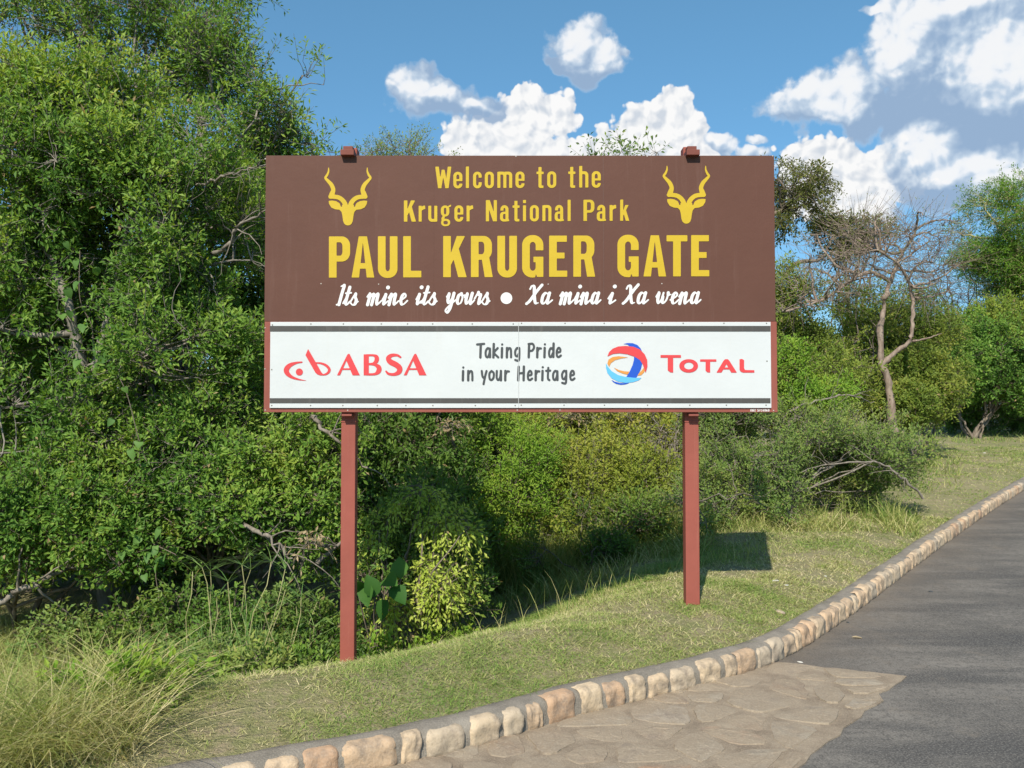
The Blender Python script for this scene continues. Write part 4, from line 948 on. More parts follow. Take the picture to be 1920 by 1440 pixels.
# middle distance: the thicket that runs behind the board to the right
MID = [(1330, 15.5, [lobe(1290, 700, 15.5, 150, 110, 1.1), lobe(1400, 720, 15.2, 110, 80, 1.0)], G9, 61, 'dull green thicket bush hidden mostly behind the board\'s right half'),
       (1540, 16.5, [lobe(1510, 640, 17.5, 90, 90, 1.1), lobe(1470, 590, 17.5, 60, 80, .9), lobe(1575, 620, 18.5, 90, 70, .9), lobe(1510, 720, 16.5, 110, 60, 1.0)], G9, 67, 'tall olive bush touching the board\'s right edge'),
       (1480, 14.5, [lobe(1490, 690, 14.6, 45, 45, .5), lobe(1520, 740, 14.4, 60, 30, .5)], G5, 71, 'small bright green bush beside the board\'s lower right corner'),
       (1690, 18.5, [lobe(1670, 630, 19.8, 100, 75, 1.0), lobe(1600, 710, 18.6, 70, 60, .8), lobe(1740, 690, 19.8, 60, 75, .9)], G9, 73, 'shaded green bush right behind the bare forked tree'),
       (1745, 20, [lobe(1720, 720, 18.2, 60, 60, .8), lobe(1690, 760, 17.6, 50, 30, .6)], G9, 79, 'low yellowish bush at the foot of the bare forked tree'),
       (700, 15, [lobe(620, 640, 14.5, 160, 150, 1.2), lobe(800, 600, 15, 160, 150, 1.2), lobe(960, 620, 15, 120, 110, 1.2)], G9, 83, 'green thicket bush hidden mostly behind the board\'s left half')]
for k, (px, D, lbs, mt, sd_, lab) in enumerate(MID):
    plant('thicket_bush', lab, 'bush', foot(px, D), lbs, 800 if mt is G5 else (3300 if k != 5 else 1500), (.070, .034) if mt is not G5 else (.07, .03), 15, .28, mt, BRN, limbs=18, r0=.05, fork=.9, gap=.42, gf=1.1, seed=sd_, sub=8, stems=4, crown='foliage', trunk='stems', tintb=-.03 if k in (3,) else 0, group='bushes of the thicket behind the board')
for px, D, lbs, sd_, lab in ((150, 13, [lobe(60, 620, 12.6, 200, 200, 1.2), lobe(320, 560, 12.6, 170, 200, 1.2), lobe(100, 880, 12.2, 220, 110, 1.0), lobe(380, 860, 12.2, 180, 120, 1.0)], 181, 'dark thicket bush glimpsed through the big left tree'),
                             (60, 11.5, [lobe(60, 700, 11, 190, 130, .9), lobe(200, 820, 10.8, 190, 130, .9), lobe(60, 980, 10.2, 200, 90, .8), lobe(330, 1000, 9.9, 200, 70, .8)], 191, 'dark bush low behind the big left tree\'s trunk'),
                             (-420, 9.5, [lobe(-380, 700, 9.3, 260, 250, 1.2), lobe(-330, 980, 9.0, 240, 110, .9), lobe(-600, 600, 9.6, 250, 330, 1.3)], 193, 'leafy bush at the far left end of the thicket'),
                             (560, 12.5, [lobe(540, 600, 12.2, 110, 190, 1.0), lobe(560, 850, 12, 130, 130, 1.0), lobe(480, 400, 12.6, 90, 120, .9)], 187, 'dark thicket bush glimpsed behind the left post')):
    plant('thicket_bush', lab, 'bush', foot(px, D), lbs, 2300, (.10, .055), 14, .30, G3, BRN, limbs=18, r0=.06, fork=1.0, gap=.36, gf=1.0, seed=sd_, sub=10, stems=4, crown='foliage', trunk='stems', group='bushes of the thicket behind the board')
# bare forked tree
D = 17.0
ta = [at(1675, 775, D)-np.array([0, 0, .4]), at(1668, 730, D), at(1655, 690, D), at(1652, 672, D), at(1652, 610, D), at(1660, 560, D), at(1672, 520, D+.3), at(1690, 480, D+.5), at(1720, 430, D+.6)]
tb_ = [at(1654, 684, D), at(1680, 660, D), at(1706, 638, D-.1), at(1711, 600, D-.1), at(1708, 545, D), at(1690, 500, D-.2), at(1650, 470, D-.3)]
tc_ = [at(1672, 530, D+.2), at(1630, 510, D), at(1590, 530, D-.3), at(1545, 560, D-.6), at(1470, 585, D-.9)]
td_ = [at(1710, 640, D-.1), at(1740, 634, D-.2), at(1765, 625, D-.3)]
plant('bare_tree', 'nearly leafless tree with forked reddish trunk and grey twiggy crown', 'tree', foot(1675, D),
      [lobe(1660, 470, D, 120, 60, 1.0), lobe(1560, 520, D-.5, 100, 55, 1.0), lobe(1740, 510, D, 80, 70, 1.0), lobe(1600, 440, D+.3, 80, 50, .8), lobe(1720, 430, D+.4, 70, 40, .8), lobe(1500, 560, D-.9, 60, 40, .8)],
      1050, (.035, .014), 5, .5, G9, bark_mat('grey_red_bark', (.15, .105, .082), (.34, .275, .225)), limbs=46, r0=.085, paths=[(ta, .085, .026), (tb_, .055, .022), (tc_, .045, .02), (td_, .025, .008)], gap=.36, gf=1.0, seed=89, sub=4, bend=.26, twig_r=.006, bare=.35, up=.15)
# flat topped tree whose crown shows past the board's right edge
D = 20.0
pa_ = [foot(1330, D)-np.array([0, 0, .3]), at(1335, 600, D), at(1350, 480, D), at(1400, 420, D), at(1470, 395, D)]
pb_ = [at(1345, 520, D), at(1440, 545, D), at(1490, 495, D), at(1540, 485, D), at(1560, 445, D)]
plant('flat_topped_tree', 'dark flat topped tree with drooping twigs beside the board\'s upper right corner', 'tree', foot(1330, D),
      [lobe(1490, 345, D, 62, 26, 1.0), lobe(1455, 330, D, 40, 20, .8), lobe(1385, 345, D+.3, 60, 26, 1.0, .6), lobe(1500, 385, D-.3, 44, 20, .8, .8), lobe(1470, 420, D-.2, 26, 20, .6, .8)],
      900, (.085, .038), 14, .30, G8, BRN, limbs=24, r0=.10, paths=[(pa_, .14, .05), (pb_, .07, .03)], gap=.42, gf=1.3, seed=97, sub=4, twig_r=.006, droop=.35, bend=.28, bare=.25)
plant('flat_topped_tree', 'small dark tree crown between the board and the bare forked tree', 'tree', foot(1590, D+1),
      [lobe(1570, 430, D+1, 45, 18, .8), lobe(1620, 440, D+1, 45, 22, .8), lobe(1600, 470, D+1, 50, 18, .7), lobe(1545, 415, D+1, 20, 14, .4)],
      520, (.085, .038), 13, .3, G8, BRN, limbs=12, r0=.08, fork=2.6, gap=.4, gf=1.1, seed=101, sub=5, twig_r=.006, droop=.2)
# right: fever tree and the shrubs below it
D = 29.0
fa = [foot(2010, D)-np.array([0, 0, .3]), at(1990, 640, D), at(1960, 520, D), at(1915, 478, D), at(1900, 455, D), at(1885, 445, D)]
fb = [at(1975, 560, D), at(1990, 450, D), at(1960, 390, D)]
plant('feathery_tree', 'tall feathery green tree with yellow green limbs at the right edge', 'tree', foot(2010, D),
      [lobe(1890, 385, D, 65, 42, 1.3), lobe(1960, 370, D, 90, 50, 1.4), lobe(1840, 430, D, 48, 32, 1.1), lobe(1900, 500, D+.6, 80, 50, 1.3), lobe(2000, 480, D, 110, 90, 1.5), lobe(1830, 480, D+.4, 40, 26, .9), lobe(1910, 560, D+1, 70, 40, 1.2)],
      4300, (.10, .032), 18, .42, G5, YELB, limbs=30, r0=.12, paths=[(fa, .2, .07), (fb, .12, .05)], gap=.42, gf=.8, seed=103, sub=8, twig_r=.007, tintb=-.30, flat=.8)
D = 25.0
plant('rounded_shrub', 'rounded bright green shrub with bare leaning stems at the right edge of the lawn', 'shrub', foot(1822, D),
      [lobe(1845, 690, D, 75, 55, 1.1), lobe(1800, 700, D, 42, 45, .8), lobe(1910, 680, D, 60, 70, 1.1), lobe(1850, 640, D+.5, 80, 45, 1.0)],
      2600, (.088, .055), 14, .28, G1, BRN, limbs=18, r0=.07, fork=.7, gap=.40, gf=1.0, seed=107, sub=8, stems=6, crown='foliage', trunk='stems', spread=.5, tintb=-.08)
plant('thicket_bush', 'loose light green bush rising behind the rounded shrub', 'bush', foot(1840, D+3),
      [lobe(1800, 620, D+3, 80, 40, 1.2), lobe(1880, 610, D+3, 80, 45, 1.2), lobe(1760, 660, D+2, 50, 60, 1.0), lobe(1960, 620, D+3, 70, 60, 1.2)],
      2400, (.10, .05), 14, .34, G2, BRN, limbs=16, r0=.06, fork=.8, gap=.42, gf=.8, seed=109, sub=8, stems=4, crown='foliage', trunk='stems', tintb=.0, group='bushes of the thicket behind the board')
plant('thicket_bush', 'dark bush in the shade under the rounded shrub', 'bush', foot(1930, D+2.5),
      [lobe(1900, 760, D+2, 90, 42, .8), lobe(1990, 740, D+2, 90, 60, 1.0), lobe(1800, 770, D+2.5, 60, 34, .8), lobe(1850, 720, D+3, 80, 50, .8), lobe(1850, 795, D+2.5, 70, 26, .6), lobe(1940, 790, D+2.5, 70, 28, .6)],
      2300, (.09, .045), 14, .28, G3, BRN, limbs=10, r0=.04, fork=.4, gap=.4, gf=1, seed=113, sub=8, stems=4, crown='foliage', trunk='stems', group='bushes of the thicket behind the board')
plant('bare_tree', 'thin grey leafless tree in the far gap beside the feathery tree', 'tree', foot(1790, 33),
      [lobe(1800, 530, 33, 60, 45, 1.2), lobe(1750, 520, 33, 45, 35, 1.0), lobe(1850, 570, 33, 60, 30, 1.2)],
      420, (.05, .02), 5, .6, G8, DEAD, limbs=24, r0=.09, fork=2.2, gap=.3, gf=.8, seed=127, sub=3, bend=.25, twig_r=.009, bare=.4)
# crowns that peep over the top of the board
plant('leafy_tree', 'thin topped tree showing over the board beside the left post top', 'tree', foot(765, 19),
      [lobe(765, 285, 19, 60, 26, .8), lobe(705, 295, 19, 40, 22, .7), lobe(760, 360, 19.2, 100, 60, 1.0, .5)],
      480, (.065, .026), 11, .34, G2, GREY, limbs=16, r0=.07, fork=3.2, gap=.3, gf=1.1, seed=131, sub=4, twig_r=.006, bare=.1, up=.6)
plant('leafy_tree', 'young tree with loose leafy tips sticking up above the middle of the board', 'tree', foot(1180, 14),
      [lobe(1118, 296, 14, 22, 14, .25), lobe(1172, 284, 14, 20, 22, .25), lobe(1226, 286, 14, 10, 22, .2), lobe(1170, 380, 14, 90, 80, .7, .8)],
      170, (.085, .036), 8, .30, G3, GREY, limbs=12, r0=.05, fork=2.2, gap=.2, gf=1.1, seed=137, sub=4, twig_r=.005, up=.7)

# ------------------------------------------------------------------ creepers, broad leaved plant
def leaves_obj(name, P, d, nn, L, W, mat, parent, tint, heart=True):
    d = nrm(d); nn = nrm(nn-d*(nn*d).sum(1, keepdims=True)); wd = np.cross(d, nn); n = len(P)
    prof_ = [(0, 0), (-.10, .30), (.10, .50), (.40, .46), (.75, .22), (1, 0)] if heart else [(0, 0), (.15, .3), (.4, .48), (.7, .34), (1, 0)]
    rows_ = []
    for a, b_ in prof_:
        mid = P+d*(a*L)[:, None]-nn*(a*a*L*.25)[:, None]
        rows_.append(np.stack([mid-wd*(b_*W)[:, None]+nn*(b_*W*.35)[:, None], mid if b_ else mid, mid+wd*(b_*W)[:, None]+nn*(b_*W*.35)[:, None]], 1))
    Vv = np.stack(rows_, 1); m_ = len(prof_); idx = np.arange(n*m_*3).reshape(n, m_, 3)
    F = np.concatenate([np.stack([idx[:, :-1, c], idx[:, 1:, c], idx[:, 1:, c+1], idx[:, :-1, c+1]], -1).reshape(-1, 4) for c in (0, 1)])
    tt = np.concatenate([np.repeat(tint, m_-1)]*2)
    return mesh_obj(name, Vv.reshape(-1, 3), F, mat, parent, smooth=True, tint=tt)
CREEP = leaf_mat('soft_creeper_leaf', [(.1, (.085, .19, .045)), (.9, (.15, .28, .065))], rough=.55)
def creeper(label, pts, seed, size=.08, n=9):
    rng = np.random.default_rng(seed); P_ = np.array(pts); root = empty('creeper', P_[-1]); tag(root, label, 'creeper')
    q = smooth_pts(P_, 6); v, f = tubes(q[None], np.full((1, len(q)), .004), 4); mesh_obj('stem', v, f, BRN, root, smooth=True)
    ii = rng.integers(0, len(q), n); pos = q[ii]+rng.normal(size=(n, 3))*.06+np.array([0, -.12, 0])
    d = np.array([0, -.3, -.7])+rng.normal(size=(n, 3))*.4; nn = np.array([-.1, -1, .6])+rng.normal(size=(n, 3))*.3
    leaves_obj('foliage', pos, d, nn, size*(.7+.6*rng.random(n)), size*(.7+.5*rng.random(n)), CREEP, root, rng.random(n))
creeper('soft green heart leaved creeper climbing the forked pale trunk', [at(150, 470, 7.7), at(150, 560, 7.7), at(172, 610, 7.7), at(178, 650, 7.7), at(215, 700, 7.8)], 3, .085, 12)
creeper('short creeper with a few soft heart shaped leaves amid the big tree\'s lower leaves', [at(225, 710, 7.4), at(240, 745, 7.4), at(262, 830, 7.4), at(275, 865, 7.4)], 5, .08, 5)
creeper('creeper leafing up a thin stem in the dark hollow under the left shrub', [at(300, 1130, 7.4), at(292, 1080, 7.4), at(290, 1030, 7.5), at(265, 1010, 7.5), at(330, 1040, 7.4)], 9, .075, 16)
b = foot(715, 7.15); rng = np.random.default_rng(77); root = empty('broad_leaved_plant', b); tag(root, 'plant with a few very large dark leaves at the left post\'s right side', 'plant')
tip = np.array([at(690, 1095, 7.0), at(722, 1085, 7.05), at(752, 1085, 7.1), at(735, 1100, 7.0), at(702, 1120, 6.95), at(728, 1125, 6.95), at(672, 1115, 7.0)])
q = curves(np.repeat(b[None], 7, 0), tip, 6, .1, .1, rng); v, f = tubes(q, np.full((7, 6), .006), 4); mesh_obj('stems', v, f, BRN, root, smooth=True)
leaves_obj('foliage', tip, nrm(tip-b)*.4+np.array([0, -.5, -.3])+rng.normal(size=(7, 3))*.5, np.array([[-.1, -.7, 1.0]])+rng.normal(size=(7, 3))*.25, np.full(7, .19), np.full(7, .17), BIGL, root, rng.random(7), heart=False)

# ------------------------------------------------------------------ grasses
def blades(P, h, lean, wdt, K=4, curl=.5, rng=RNG, dirs=None):
    """tapered bent blades -> verts, faces"""
    n = len(P); a = rng.random(n)*2*math.pi if dirs is None else dirs
    hd = np.stack([np.cos(a), np.sin(a), np.zeros(n)], 1); sdv = np.stack([-np.sin(a), np.cos(a), np.zeros(n)], 1)
    tw = rng.normal(size=n)*1.0; sdv = nrm(sdv*np.cos(tw)[:, None]+hd*np.sin(tw)[:, None])
    rows_ = []
    for k in range(K):
        t_ = k/(K-1); bnd = lean*(t_+curl*t_*t_)
        c_ = P+hd*(h*bnd)[:, None]+np.array([0, 0, 1.])*(h*t_*(1-.35*np.minimum(bnd, 1.6)*t_))[:, None]
        wv_ = (wdt*(1-t_**1.6)*.5)[:, None]
        if k == K-1: rows_.append(c_[:, None])
        else: rows_.append(np.stack([c_-sdv*wv_, c_+sdv*wv_], 1))
    Vv = np.concatenate(rows_, 1); m_ = 2*(K-1)+1; b0 = np.arange(n)*m_
    Q_ = np.concatenate([np.stack([b0+2*k, b0+2*k+1, b0+2*k+3, b0+2*k+2], 1) for k in range(K-2)]) if K > 2 else np.zeros((0, 4), int)
    T_ = np.stack([b0+2*(K-2), b0+2*(K-2)+1, b0+m_-1], 1)
    return Vv.reshape(-1, 3), [Q_, T_], n, K
def grass_obj(name, P, h, lean, wdt, mat, tint, K=4, curl=.5, parent=None, rng=RNG, dirs=None):
    v, f, n, K = blades(P, h, lean, wdt, K, curl, rng, dirs)
    return mesh_obj(name, v, f if len(f[0]) else f[1:], mat, parent, tint=np.concatenate([np.tile(tint, K-2), tint]))
LAWN = leaf_mat('mown_lawn_blade', [(.05, (.17, .29, .06)), (.33, (.29, .36, .10)), (.58, (.43, .42, .18)), (.95, (.68, .59, .37))], trans=.25, rough=.7, spec=.15)
STRAW = leaf_mat('dry_grass_blade', [(.05, (.14, .24, .05)), (.35, (.28, .34, .09)), (.65, (.44, .42, .17)), (.95, (.64, .56, .34))], trans=.3, rough=.6, spec=.2)
SEDGE = leaf_mat('green_sedge_blade', [(.1, (.10, .22, .055)), (.9, (.24, .36, .11))], trans=.3, rough=.5)
rg = np.random.default_rng(99)
def scatter(n, x0, x1, y0, y1): return rg.random(n)*(x1-x0)+x0, rg.random(n)*(y1-y0)+y0
Pl = []
for n, x0, x1, y0, y1 in ((330000, -3, 3.2, 3.3, 8.2), (130000, 1.2, 6, 6, 11), (110000, 3, 14, 9, 22), (26000, 8, 22, 18, 34)):
    x, y = scatter(n, x0, x1, y0, y1); kn_ = kerb_n(x, y)
    ok = (kn_ > .150) & (kn_ < 6.5); dry = vnoise(np.stack([x*1.6, y*1.6, x*0], -1))*.6+vnoise(np.stack([x*5, y*5, x*0], -1))*.4
    ok &= rg.random(n) < np.clip(1.75-2.1*dry, .10, 1)
    x, y, dry, kn_ = x[ok], y[ok], dry[ok], kn_[ok]
    Pl.append(np.column_stack([x, y, lawn_z(x, y)-.004, dry, kn_]))
Pl = np.concatenate(Pl); n = len(Pl); dist = np.hypot(Pl[:, 0], Pl[:, 1])
wet = sstep(Pl[:, 4], 1.2, 2.6)*(Pl[:, 0] < 2.2)
tuft = vnoise(Pl[:, :3]*np.array([7, 7, 0]))
h = (.012+.030*rg.random(n)**2.2*(.4+1.5*tuft)+.02*wet)*(1+.02*dist)
tint = np.clip(rg.random(n)**1.2*.66+.95*(Pl[:, 3]-.34)-.12*wet+.0, 0, 1)
tag(grass_obj('lawn_grass', Pl[:, :3], h, .5+1.0*rg.random(n), (.0018+.00055*dist), LAWN, tint, K=3, rng=rg), kind='stuff')
# fringe of seeding stalks along the brow of the lawn
fx, fy = scatter(9000, -.9, 2.6, 6.2, 9.2); fz = lawn_z(fx, fy); pxx = fx/fy*FPX+960
crest = np.interp(pxx, [780, 900, 1060, 1200, 1440], [7.0, 7.25, 7.45, 7.75, 8.4])
ok = np.abs(fy-crest+rg.normal(size=9000)*.12) < .16; fx, fy, fz = fx[ok], fy[ok], fz[ok]; n = len(fx)
tall = rg.random(n) < .12
tag(grass_obj('fringe_grass', np.column_stack([fx, fy, fz]), np.where(tall, .22+.22*rg.random(n), .06+.08*rg.random(n)), .15+.45*rg.random(n), np.full(n, .006), SEDGE if False else STRAW, np.clip(rg.random(n)*.55+tall*.2, 0, 1), K=4, rng=rg), kind='stuff')
# tall dry grass filling the lower left corner
Pt = []
for px, py, sx, sy, m_ in ((110, 1330, .50, .45, 2600), (200, 1390, .30, .28, 1100), (20, 1210, .55, .5, 2200), (170, 1180, .6, .45, 2000), (280, 1240, .3, .25, 500), (40, 1430, .4, .3, 1400), (-150, 1350, .6, .6, 1800), (110, 1400, .30, .16, 1500), (215, 1395, .22, .14, 900), (10, 1410, .4, .16, 1200), (60, 1120, .8, .4, 1500)):
    c_ = hit(lawn_z, px, min(py+70, 1560)); nt_ = max(m_//26, 1)
    tc2 = c_[None, :2]+rg.normal(size=(nt_, 2))*np.array([sx, sy]); k = rg.integers(0, nt_, m_); xy = tc2[k]+rg.normal(size=(m_, 2))*.045
    Pt.append(np.column_stack([xy, k+len(Pt)*1000]))
Pt = np.concatenate(Pt); Pt = Pt[(kerb_n(Pt[:, 0], Pt[:, 1]) > .26) & (Pt[:, 0] < -1.62-.42*np.maximum(Pt[:, 1]-3.8, 0))]
n = len(Pt); z = lawn_z(Pt[:, 0], Pt[:, 1]); th_ = (Pt[:, 2]*2.399) % 6.283
tt = np.clip(.55*vnoise(np.stack([Pt[:, 0]*1.3, Pt[:, 1]*1.3, z*0], -1))+.62*rg.random(n)-.01, 0, 1)
tag(grass_obj('tall_dry_grass', np.column_stack([Pt[:, :2], z-.01]), (.16+.42*rg.random(n)**1.8), .3+.9*rg.random(n), .0035+.003*rg.random(n), STRAW, tt, K=6, curl=.9, rng=rg, dirs=th_+rg.normal(size=n)*.9), kind='stuff')
# rough green weeds and dry grass at the foot of the left shrubs and the right thicket
Pw = []
for px0, px1, D0, D1, m_ in ((150, 640, 6.4, 8.2, 9000), (640, 900, 7.0, 7.7, 1800), (880, 1330, 8.6, 10.2, 4200), (1330, 1720, 9.6, 11.0, 3600), (1650, 1800, 13, 19, 900), (1780, 2000, 23, 27, 900)):
    D = D0+rg.random(m_)*(D1-D0); x = (px0+rg.random(m_)*(px1-px0)-960)/FPX*D
    cl = vnoise(np.stack([x*2.2, D*2.2, x*0], -1)); ok = cl > .36
    Pw.append(np.column_stack([x, D, lawn_z(x, D), cl])[ok])
Pw = np.concatenate(Pw); n = len(Pw)
tag(grass_obj('rough_grass', Pw[:, :3], (.06+.26*rg.random(n)**2.2)*(.6+.8*Pw[:, 3]), .25+.6*rg.random(n), .004+.0005*Pw[:, 1], STRAW, np.clip(rg.random(n)*.7+.7*(vnoise(Pw[:, :3]*1.3)-.5), 0, 1), K=4, curl=.8, rng=rg), kind='stuff')
Pg = []
for px0, px1, D0, D1, m_, hh in ((840, 1010, 9.3, 10.2, 4200, .80), (1000, 1290, 9.5, 10.5, 5200, .62), (1440, 1690, 10.1, 10.7, 700, .42), (560, 690, 7.0, 7.8, 500, .45), (1150, 1290, 10.8, 11.4, 700, .8)):
    D = D0+rg.random(m_)*(D1-D0); x = (px0+rg.random(m_)*(px1-px0)-960)/FPX*D; cl = vnoise(np.stack([x*2.6, D*2.6, x*0+9], -1)); ok = cl > .42
    Pg.append(np.column_stack([x, D, lawn_z(x, D), np.full(m_, hh), cl])[ok])
Pg = np.concatenate(Pg); n = len(Pg)
tag(grass_obj('tall_green_grass', Pg[:, :3], Pg[:, 3]*(.4+.7*rg.random(n)), .1+.4*rg.random(n), .006+.004*rg.random(n), STRAW, np.clip(.62*rg.random(n)**1.3+.4*(Pg[:, 4]-.4), 0, 1), K=5, curl=.9, rng=rg), kind='stuff')
def sedge(label, px, D, n, hmax, seed):
    r = np.random.default_rng(seed); b = foot(px, D); root = empty('sedge_clump', b); tag(root, label, 'sedge', 'sedge clumps under the left shrubs')
    P_ = b+r.normal(size=(n, 3))*np.array([.13, .12, 0]); 
    grass_obj('blades', P_, hmax*(.45+.55*r.random(n)), .1+.45*r.random(n), np.full(n, .012), SEDGE, r.random(n), K=6, curl=.9, parent=root, rng=r)
    m_ = 5; st = b+r.normal(size=(m_, 3))*np.array([.1, .1, 0]); tp = st+np.stack([r.normal(size=m_)*.18, r.normal(size=m_)*.12, hmax*(.9+.4*r.random(m_))], 1)
    q = curves(st, tp, 6, .04, .02, r); v, f = tubes(q, np.full((m_, 6), .004), 3); mesh_obj('stalks', v, f, GREY if False else YELB, root, smooth=True)
    hp = np.repeat(tp, 9, 0); grass_obj('flower_spray', hp, .16+.08*r.random(len(hp)), 1.0+.8*r.random(len(hp)), np.full(len(hp), .006), SEDGE, r.random(len(hp)), K=4, parent=root, rng=r)
sedge('tall green umbrella sedge clump standing left of the left post', 470, 6.75, 170, .80, 1)
sedge('shorter umbrella sedge clump nearer the dark hollow under the shrub', 400, 6.95, 110, .70, 2)
sedge('small umbrella sedge clump close beside the left post', 550, 6.8, 100, .55, 3)
# low leafy weeds between the tall grass and the left post
WEEDS = [(600, 6.75, .30, 'low dark green leafy weed at the left post\'s foot'), (330, 6.5, .34, 'soft leafy weed among the dry grass left of the sedge'), (520, 6.6, .28, 'small green leafy weed in front of the umbrella sedge'),
                                   (215, 4.15, .16, 'low green weed by the kerb in the lower left corner'), (850, 7.35, .18, 'small heart leaved weed under the lime green shrub'), (420, 6.5, .30, 'grey green weed between dry grass and sedge'),
    (350, 7.4, .62, 'tall soft weed below the dark hollow'), (440, 7.3, .55, 'bushy green weed behind the tall umbrella sedge'), (530, 7.2, .60, 'tall bushy weed between the sedge and the left post'), (590, 7.1, .55, 'dark bushy weed right behind the left post'), (480, 6.3, .30, 'broad low green weed at the lawn edge before the sedge'),
    (250, 7.3, .50, 'bright green weed patch above the dry grass'), (120, 7.2, .48, 'bright feathery weed below the fallen branch'), (380, 6.2, .26, 'low weed where the dry grass meets the lawn'), (690, 7.0, .30, 'small green weed at the right foot of the left post'), (300, 5.6, .30, 'dark green weed on the right flank of the tall dry grass')]
for k, (px, D, hgt, lab) in enumerate(WEEDS):
    b = foot(px, D)
    plant('leafy_weed', lab, 'weed', b, [(b[0], b[1], b[2]+hgt*.6, .18+.25*hgt, .2, hgt*.55), (b[0]+.2, b[1]+.05, b[2]+hgt*.45, .15+.2*hgt, .16, hgt*.45)], int(90+190*max(hgt-.3, 0)/.3), (.050, .026), 10, .12, [G3, G7, G1, G5, G5, G7, G3, G1, G7, G3, G7, G3, G7, G1, G5, G3][k], BRN,
          limbs=8, r0=.012, fork=.06, gap=.25, gf=3, seed=150+k, sub=4, stems=4, crown='foliage', trunk='stems', twig_r=.0025, spread=.06, group='low leafy weeds on the bank')
for px, py, D, lab, sd_ in ((850, 815, 9.0, 'hanging dead twig with shrivelled tan leaves under the board', 301), (580, 1035, 7.3, 'dead sprays of tan leaves left of the left post', 302), (1060, 790, 11.5, 'few dry twigs just under the middle of the board', 303)):
    c_ = at(px, py, D); k = D/FPX
    plant('dead_spray', lab, 'branch', c_+np.array([0, .3, 0]), [(c_[0], c_[1], c_[2], 24*k, .15, 34*k)], 16, (.06, .02), 5, .16, DRYL, DEAD, limbs=8, r0=.02, fork=.05, gap=.2, gf=3, droop=.8, seed=sd_, sub=3, crown='foliage', trunk='stems', twig_r=.004)
# ------------------------------------------------------------------ dead branches and litter
def stick(label, pts, r, seed, mat=DEAD, name='dead_branch', cat='branch'):
    rng = np.random.default_rng(seed); q = smooth_pts(np.array(pts), 6); q = q+rng.normal(size=q.shape)*(.35*r+.004); r = r*.75
    parts_ = [tubes(q[None], (np.linspace(r, r*.35, len(q))*(1+.18*rng.normal(size=len(q))))[None], 7)]
    for k in range(7):
        i = rng.integers(len(q)//4, len(q)-1); d = nrm(nrm(q[-1]-q[0])+rng.normal(size=3)*.7); L = .25+.3*rng.random()
        parts_.append(tubes(curves(q[i][None], (q[i]+d*L)[None], 6, .15, rng=rng), np.linspace(r*.35, r*.1, 6)[None], 4))
    v, f = join(parts_); o = mesh_obj(name, v, f, mat, None, smooth=True); tag(o, label, cat); return o
stick('thick grey dead branch lying at the left edge above the dry grass', [at(-60, 1150, 7.2), at(20, 1120, 7.2), at(80, 1085, 7.3), at(140, 1060, 7.5)], .05, 1)
stick('bleached crooked dead branch beside the left post', [at(455, 985, 7.5), at(500, 1005, 7.4), at(530, 1030, 7.35), at(548, 1055, 7.3)], .03, 2)
stick('pale bent limb reaching to the board\'s left edge by the antelope emblem', [at(395, 480, 8.1), at(430, 455, 8.0), at(450, 425, 7.9), at(500, 395, 7.8)], .03, 3)
stick('thin pale limb reaching to the board\'s left edge below its top corner', [at(370, 350, 8.2), at(420, 330, 8.0), at(460, 318, 7.9), at(510, 305, 7.8)], .018, 4)
stick('grey dead limb hanging by the board\'s lower left corner', [at(585, 780, 7.8), at(610, 805, 7.7), at(640, 830, 7.7), at(690, 880, 7.9)], .028, 5)
stick('bleached bare branches sprawling across the thorn shrub', [at(1730, 930, 10.2), at(1690, 895, 10.1), at(1650, 870, 10.1), at(1560, 870, 10.0), at(1500, 885, 9.9)], .022, 6)
stick('pale branch arching over the thorn shrub below the board\'s corner', [at(1460, 790, 11), at(1500, 760, 11), at(1560, 745, 11), at(1600, 742, 11), at(1640, 755, 11.2)], .022, 7)
stick('short stick lying on the lawn behind the left post', [np.append(hit(lawn_z, 700, 1205)[:2], gl(hit(lawn_z, 700, 1205)[:2])+.02), np.append(hit(lawn_z, 725, 1195)[:2], gl(hit(lawn_z, 725, 1195)[:2])+.03), np.append(hit(lawn_z, 750, 1185)[:2], gl(hit(lawn_z, 750, 1185)[:2])+.05)], .012, 8, BRN)
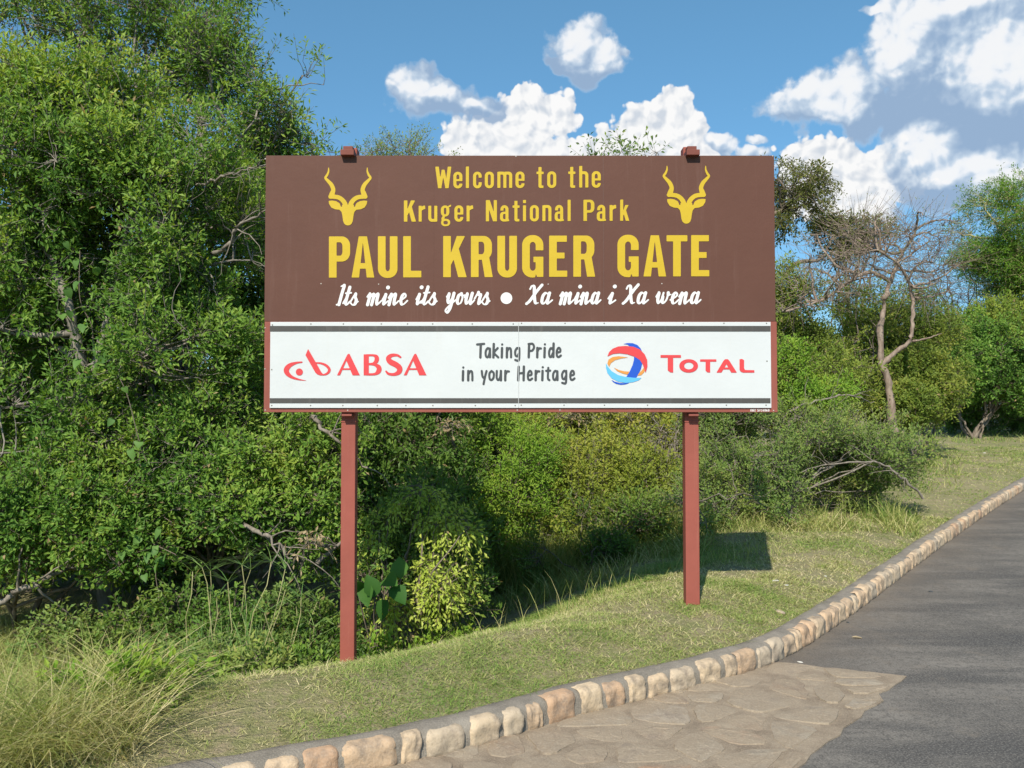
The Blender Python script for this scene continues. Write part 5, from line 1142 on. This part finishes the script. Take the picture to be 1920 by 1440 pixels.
def pebble(label, px, py, s, mat, fn, seed, name='pebble', cat='pebble', flat_=.5):
    import bmesh
    c_ = hit(fn, px, py); bm = bmesh.new(); bmesh.ops.create_icosphere(bm, subdivisions=2, radius=1)
    r = np.random.default_rng(seed); sc_ = np.array([1.2+r.random(), .8+.4*r.random(), flat_])*s; an = r.random()*3
    vv = np.array([v_.co[:] for v_ in bm.verts]); vv *= (.7+.6*vnoise(vv*1.3+seed))[:, None]; vv *= sc_
    vv = np.column_stack([vv[:, 0]*math.cos(an)-vv[:, 1]*math.sin(an), vv[:, 0]*math.sin(an)+vv[:, 1]*math.cos(an), vv[:, 2]])+c_+np.array([0, 0, s*.3])
    ff = np.array([[q.index for q in f_.verts] for f_ in bm.faces]); bm.free()
    o = mesh_obj(name, vv, ff, mat, None, smooth=True, tint=[r.random()]*len(ff)); tag(o, label, cat)
road_fn = lambda x, y: base_z(x, y)+.002
PALEST = paint_mat('pale_scrap', (.62, .60, .55), .8, .1)
for k, (px, py, s, lab) in enumerate([(1453, 1090, .018, 'white scrap on the lawn, nearer the right post'), (1474, 1098, .014, 'white scrap on the lawn, nearer the kerb'), (1547, 1081, .014, 'small white scrap on the lawn close to the kerb\'s grass edge'), (1846, 850, .03, 'white scrap far up the lawn near the rounded shrub')]):
    pebble(lab, px, py, s, PALEST, lawn_z, k, 'paper_scrap', 'scrap', .35)
pebble('flat tan stone in the lawn right of the right post', 1463, 1150, .032, KSTONE, lawn_z, 9, 'stone', 'stone', .35)
pebble('dark dropping on the asphalt beside the kerb', 1590, 1168, .012, INK, road_fn, 11, 'dropping', 'dropping')
pebble('small dark clod on the asphalt further from the kerb', 1745, 1110, .014, INK, road_fn, 12, 'clod', 'clod')
pebble('pale chip on the asphalt where the stone paving starts', 1500, 1242, .009, PALEST, road_fn, 13, 'stone_chip', 'stone', .4)
leafp = hit(road_fn, 1597, 1198)
leaves_obj('dry_leaf', leafp[None]+np.array([[0, 0, .012]]), np.array([[1., .1, .05]]), np.array([[0, -.2, 1.]]), np.array([.10]), np.array([.03]), DRYL, None, np.array([.8]), heart=False)
tag(bpy.data.objects['dry_leaf'], 'curled dry leaf lying on the asphalt by the kerb', 'leaf')
print('LEAVES', LEAFCOUNT[0])
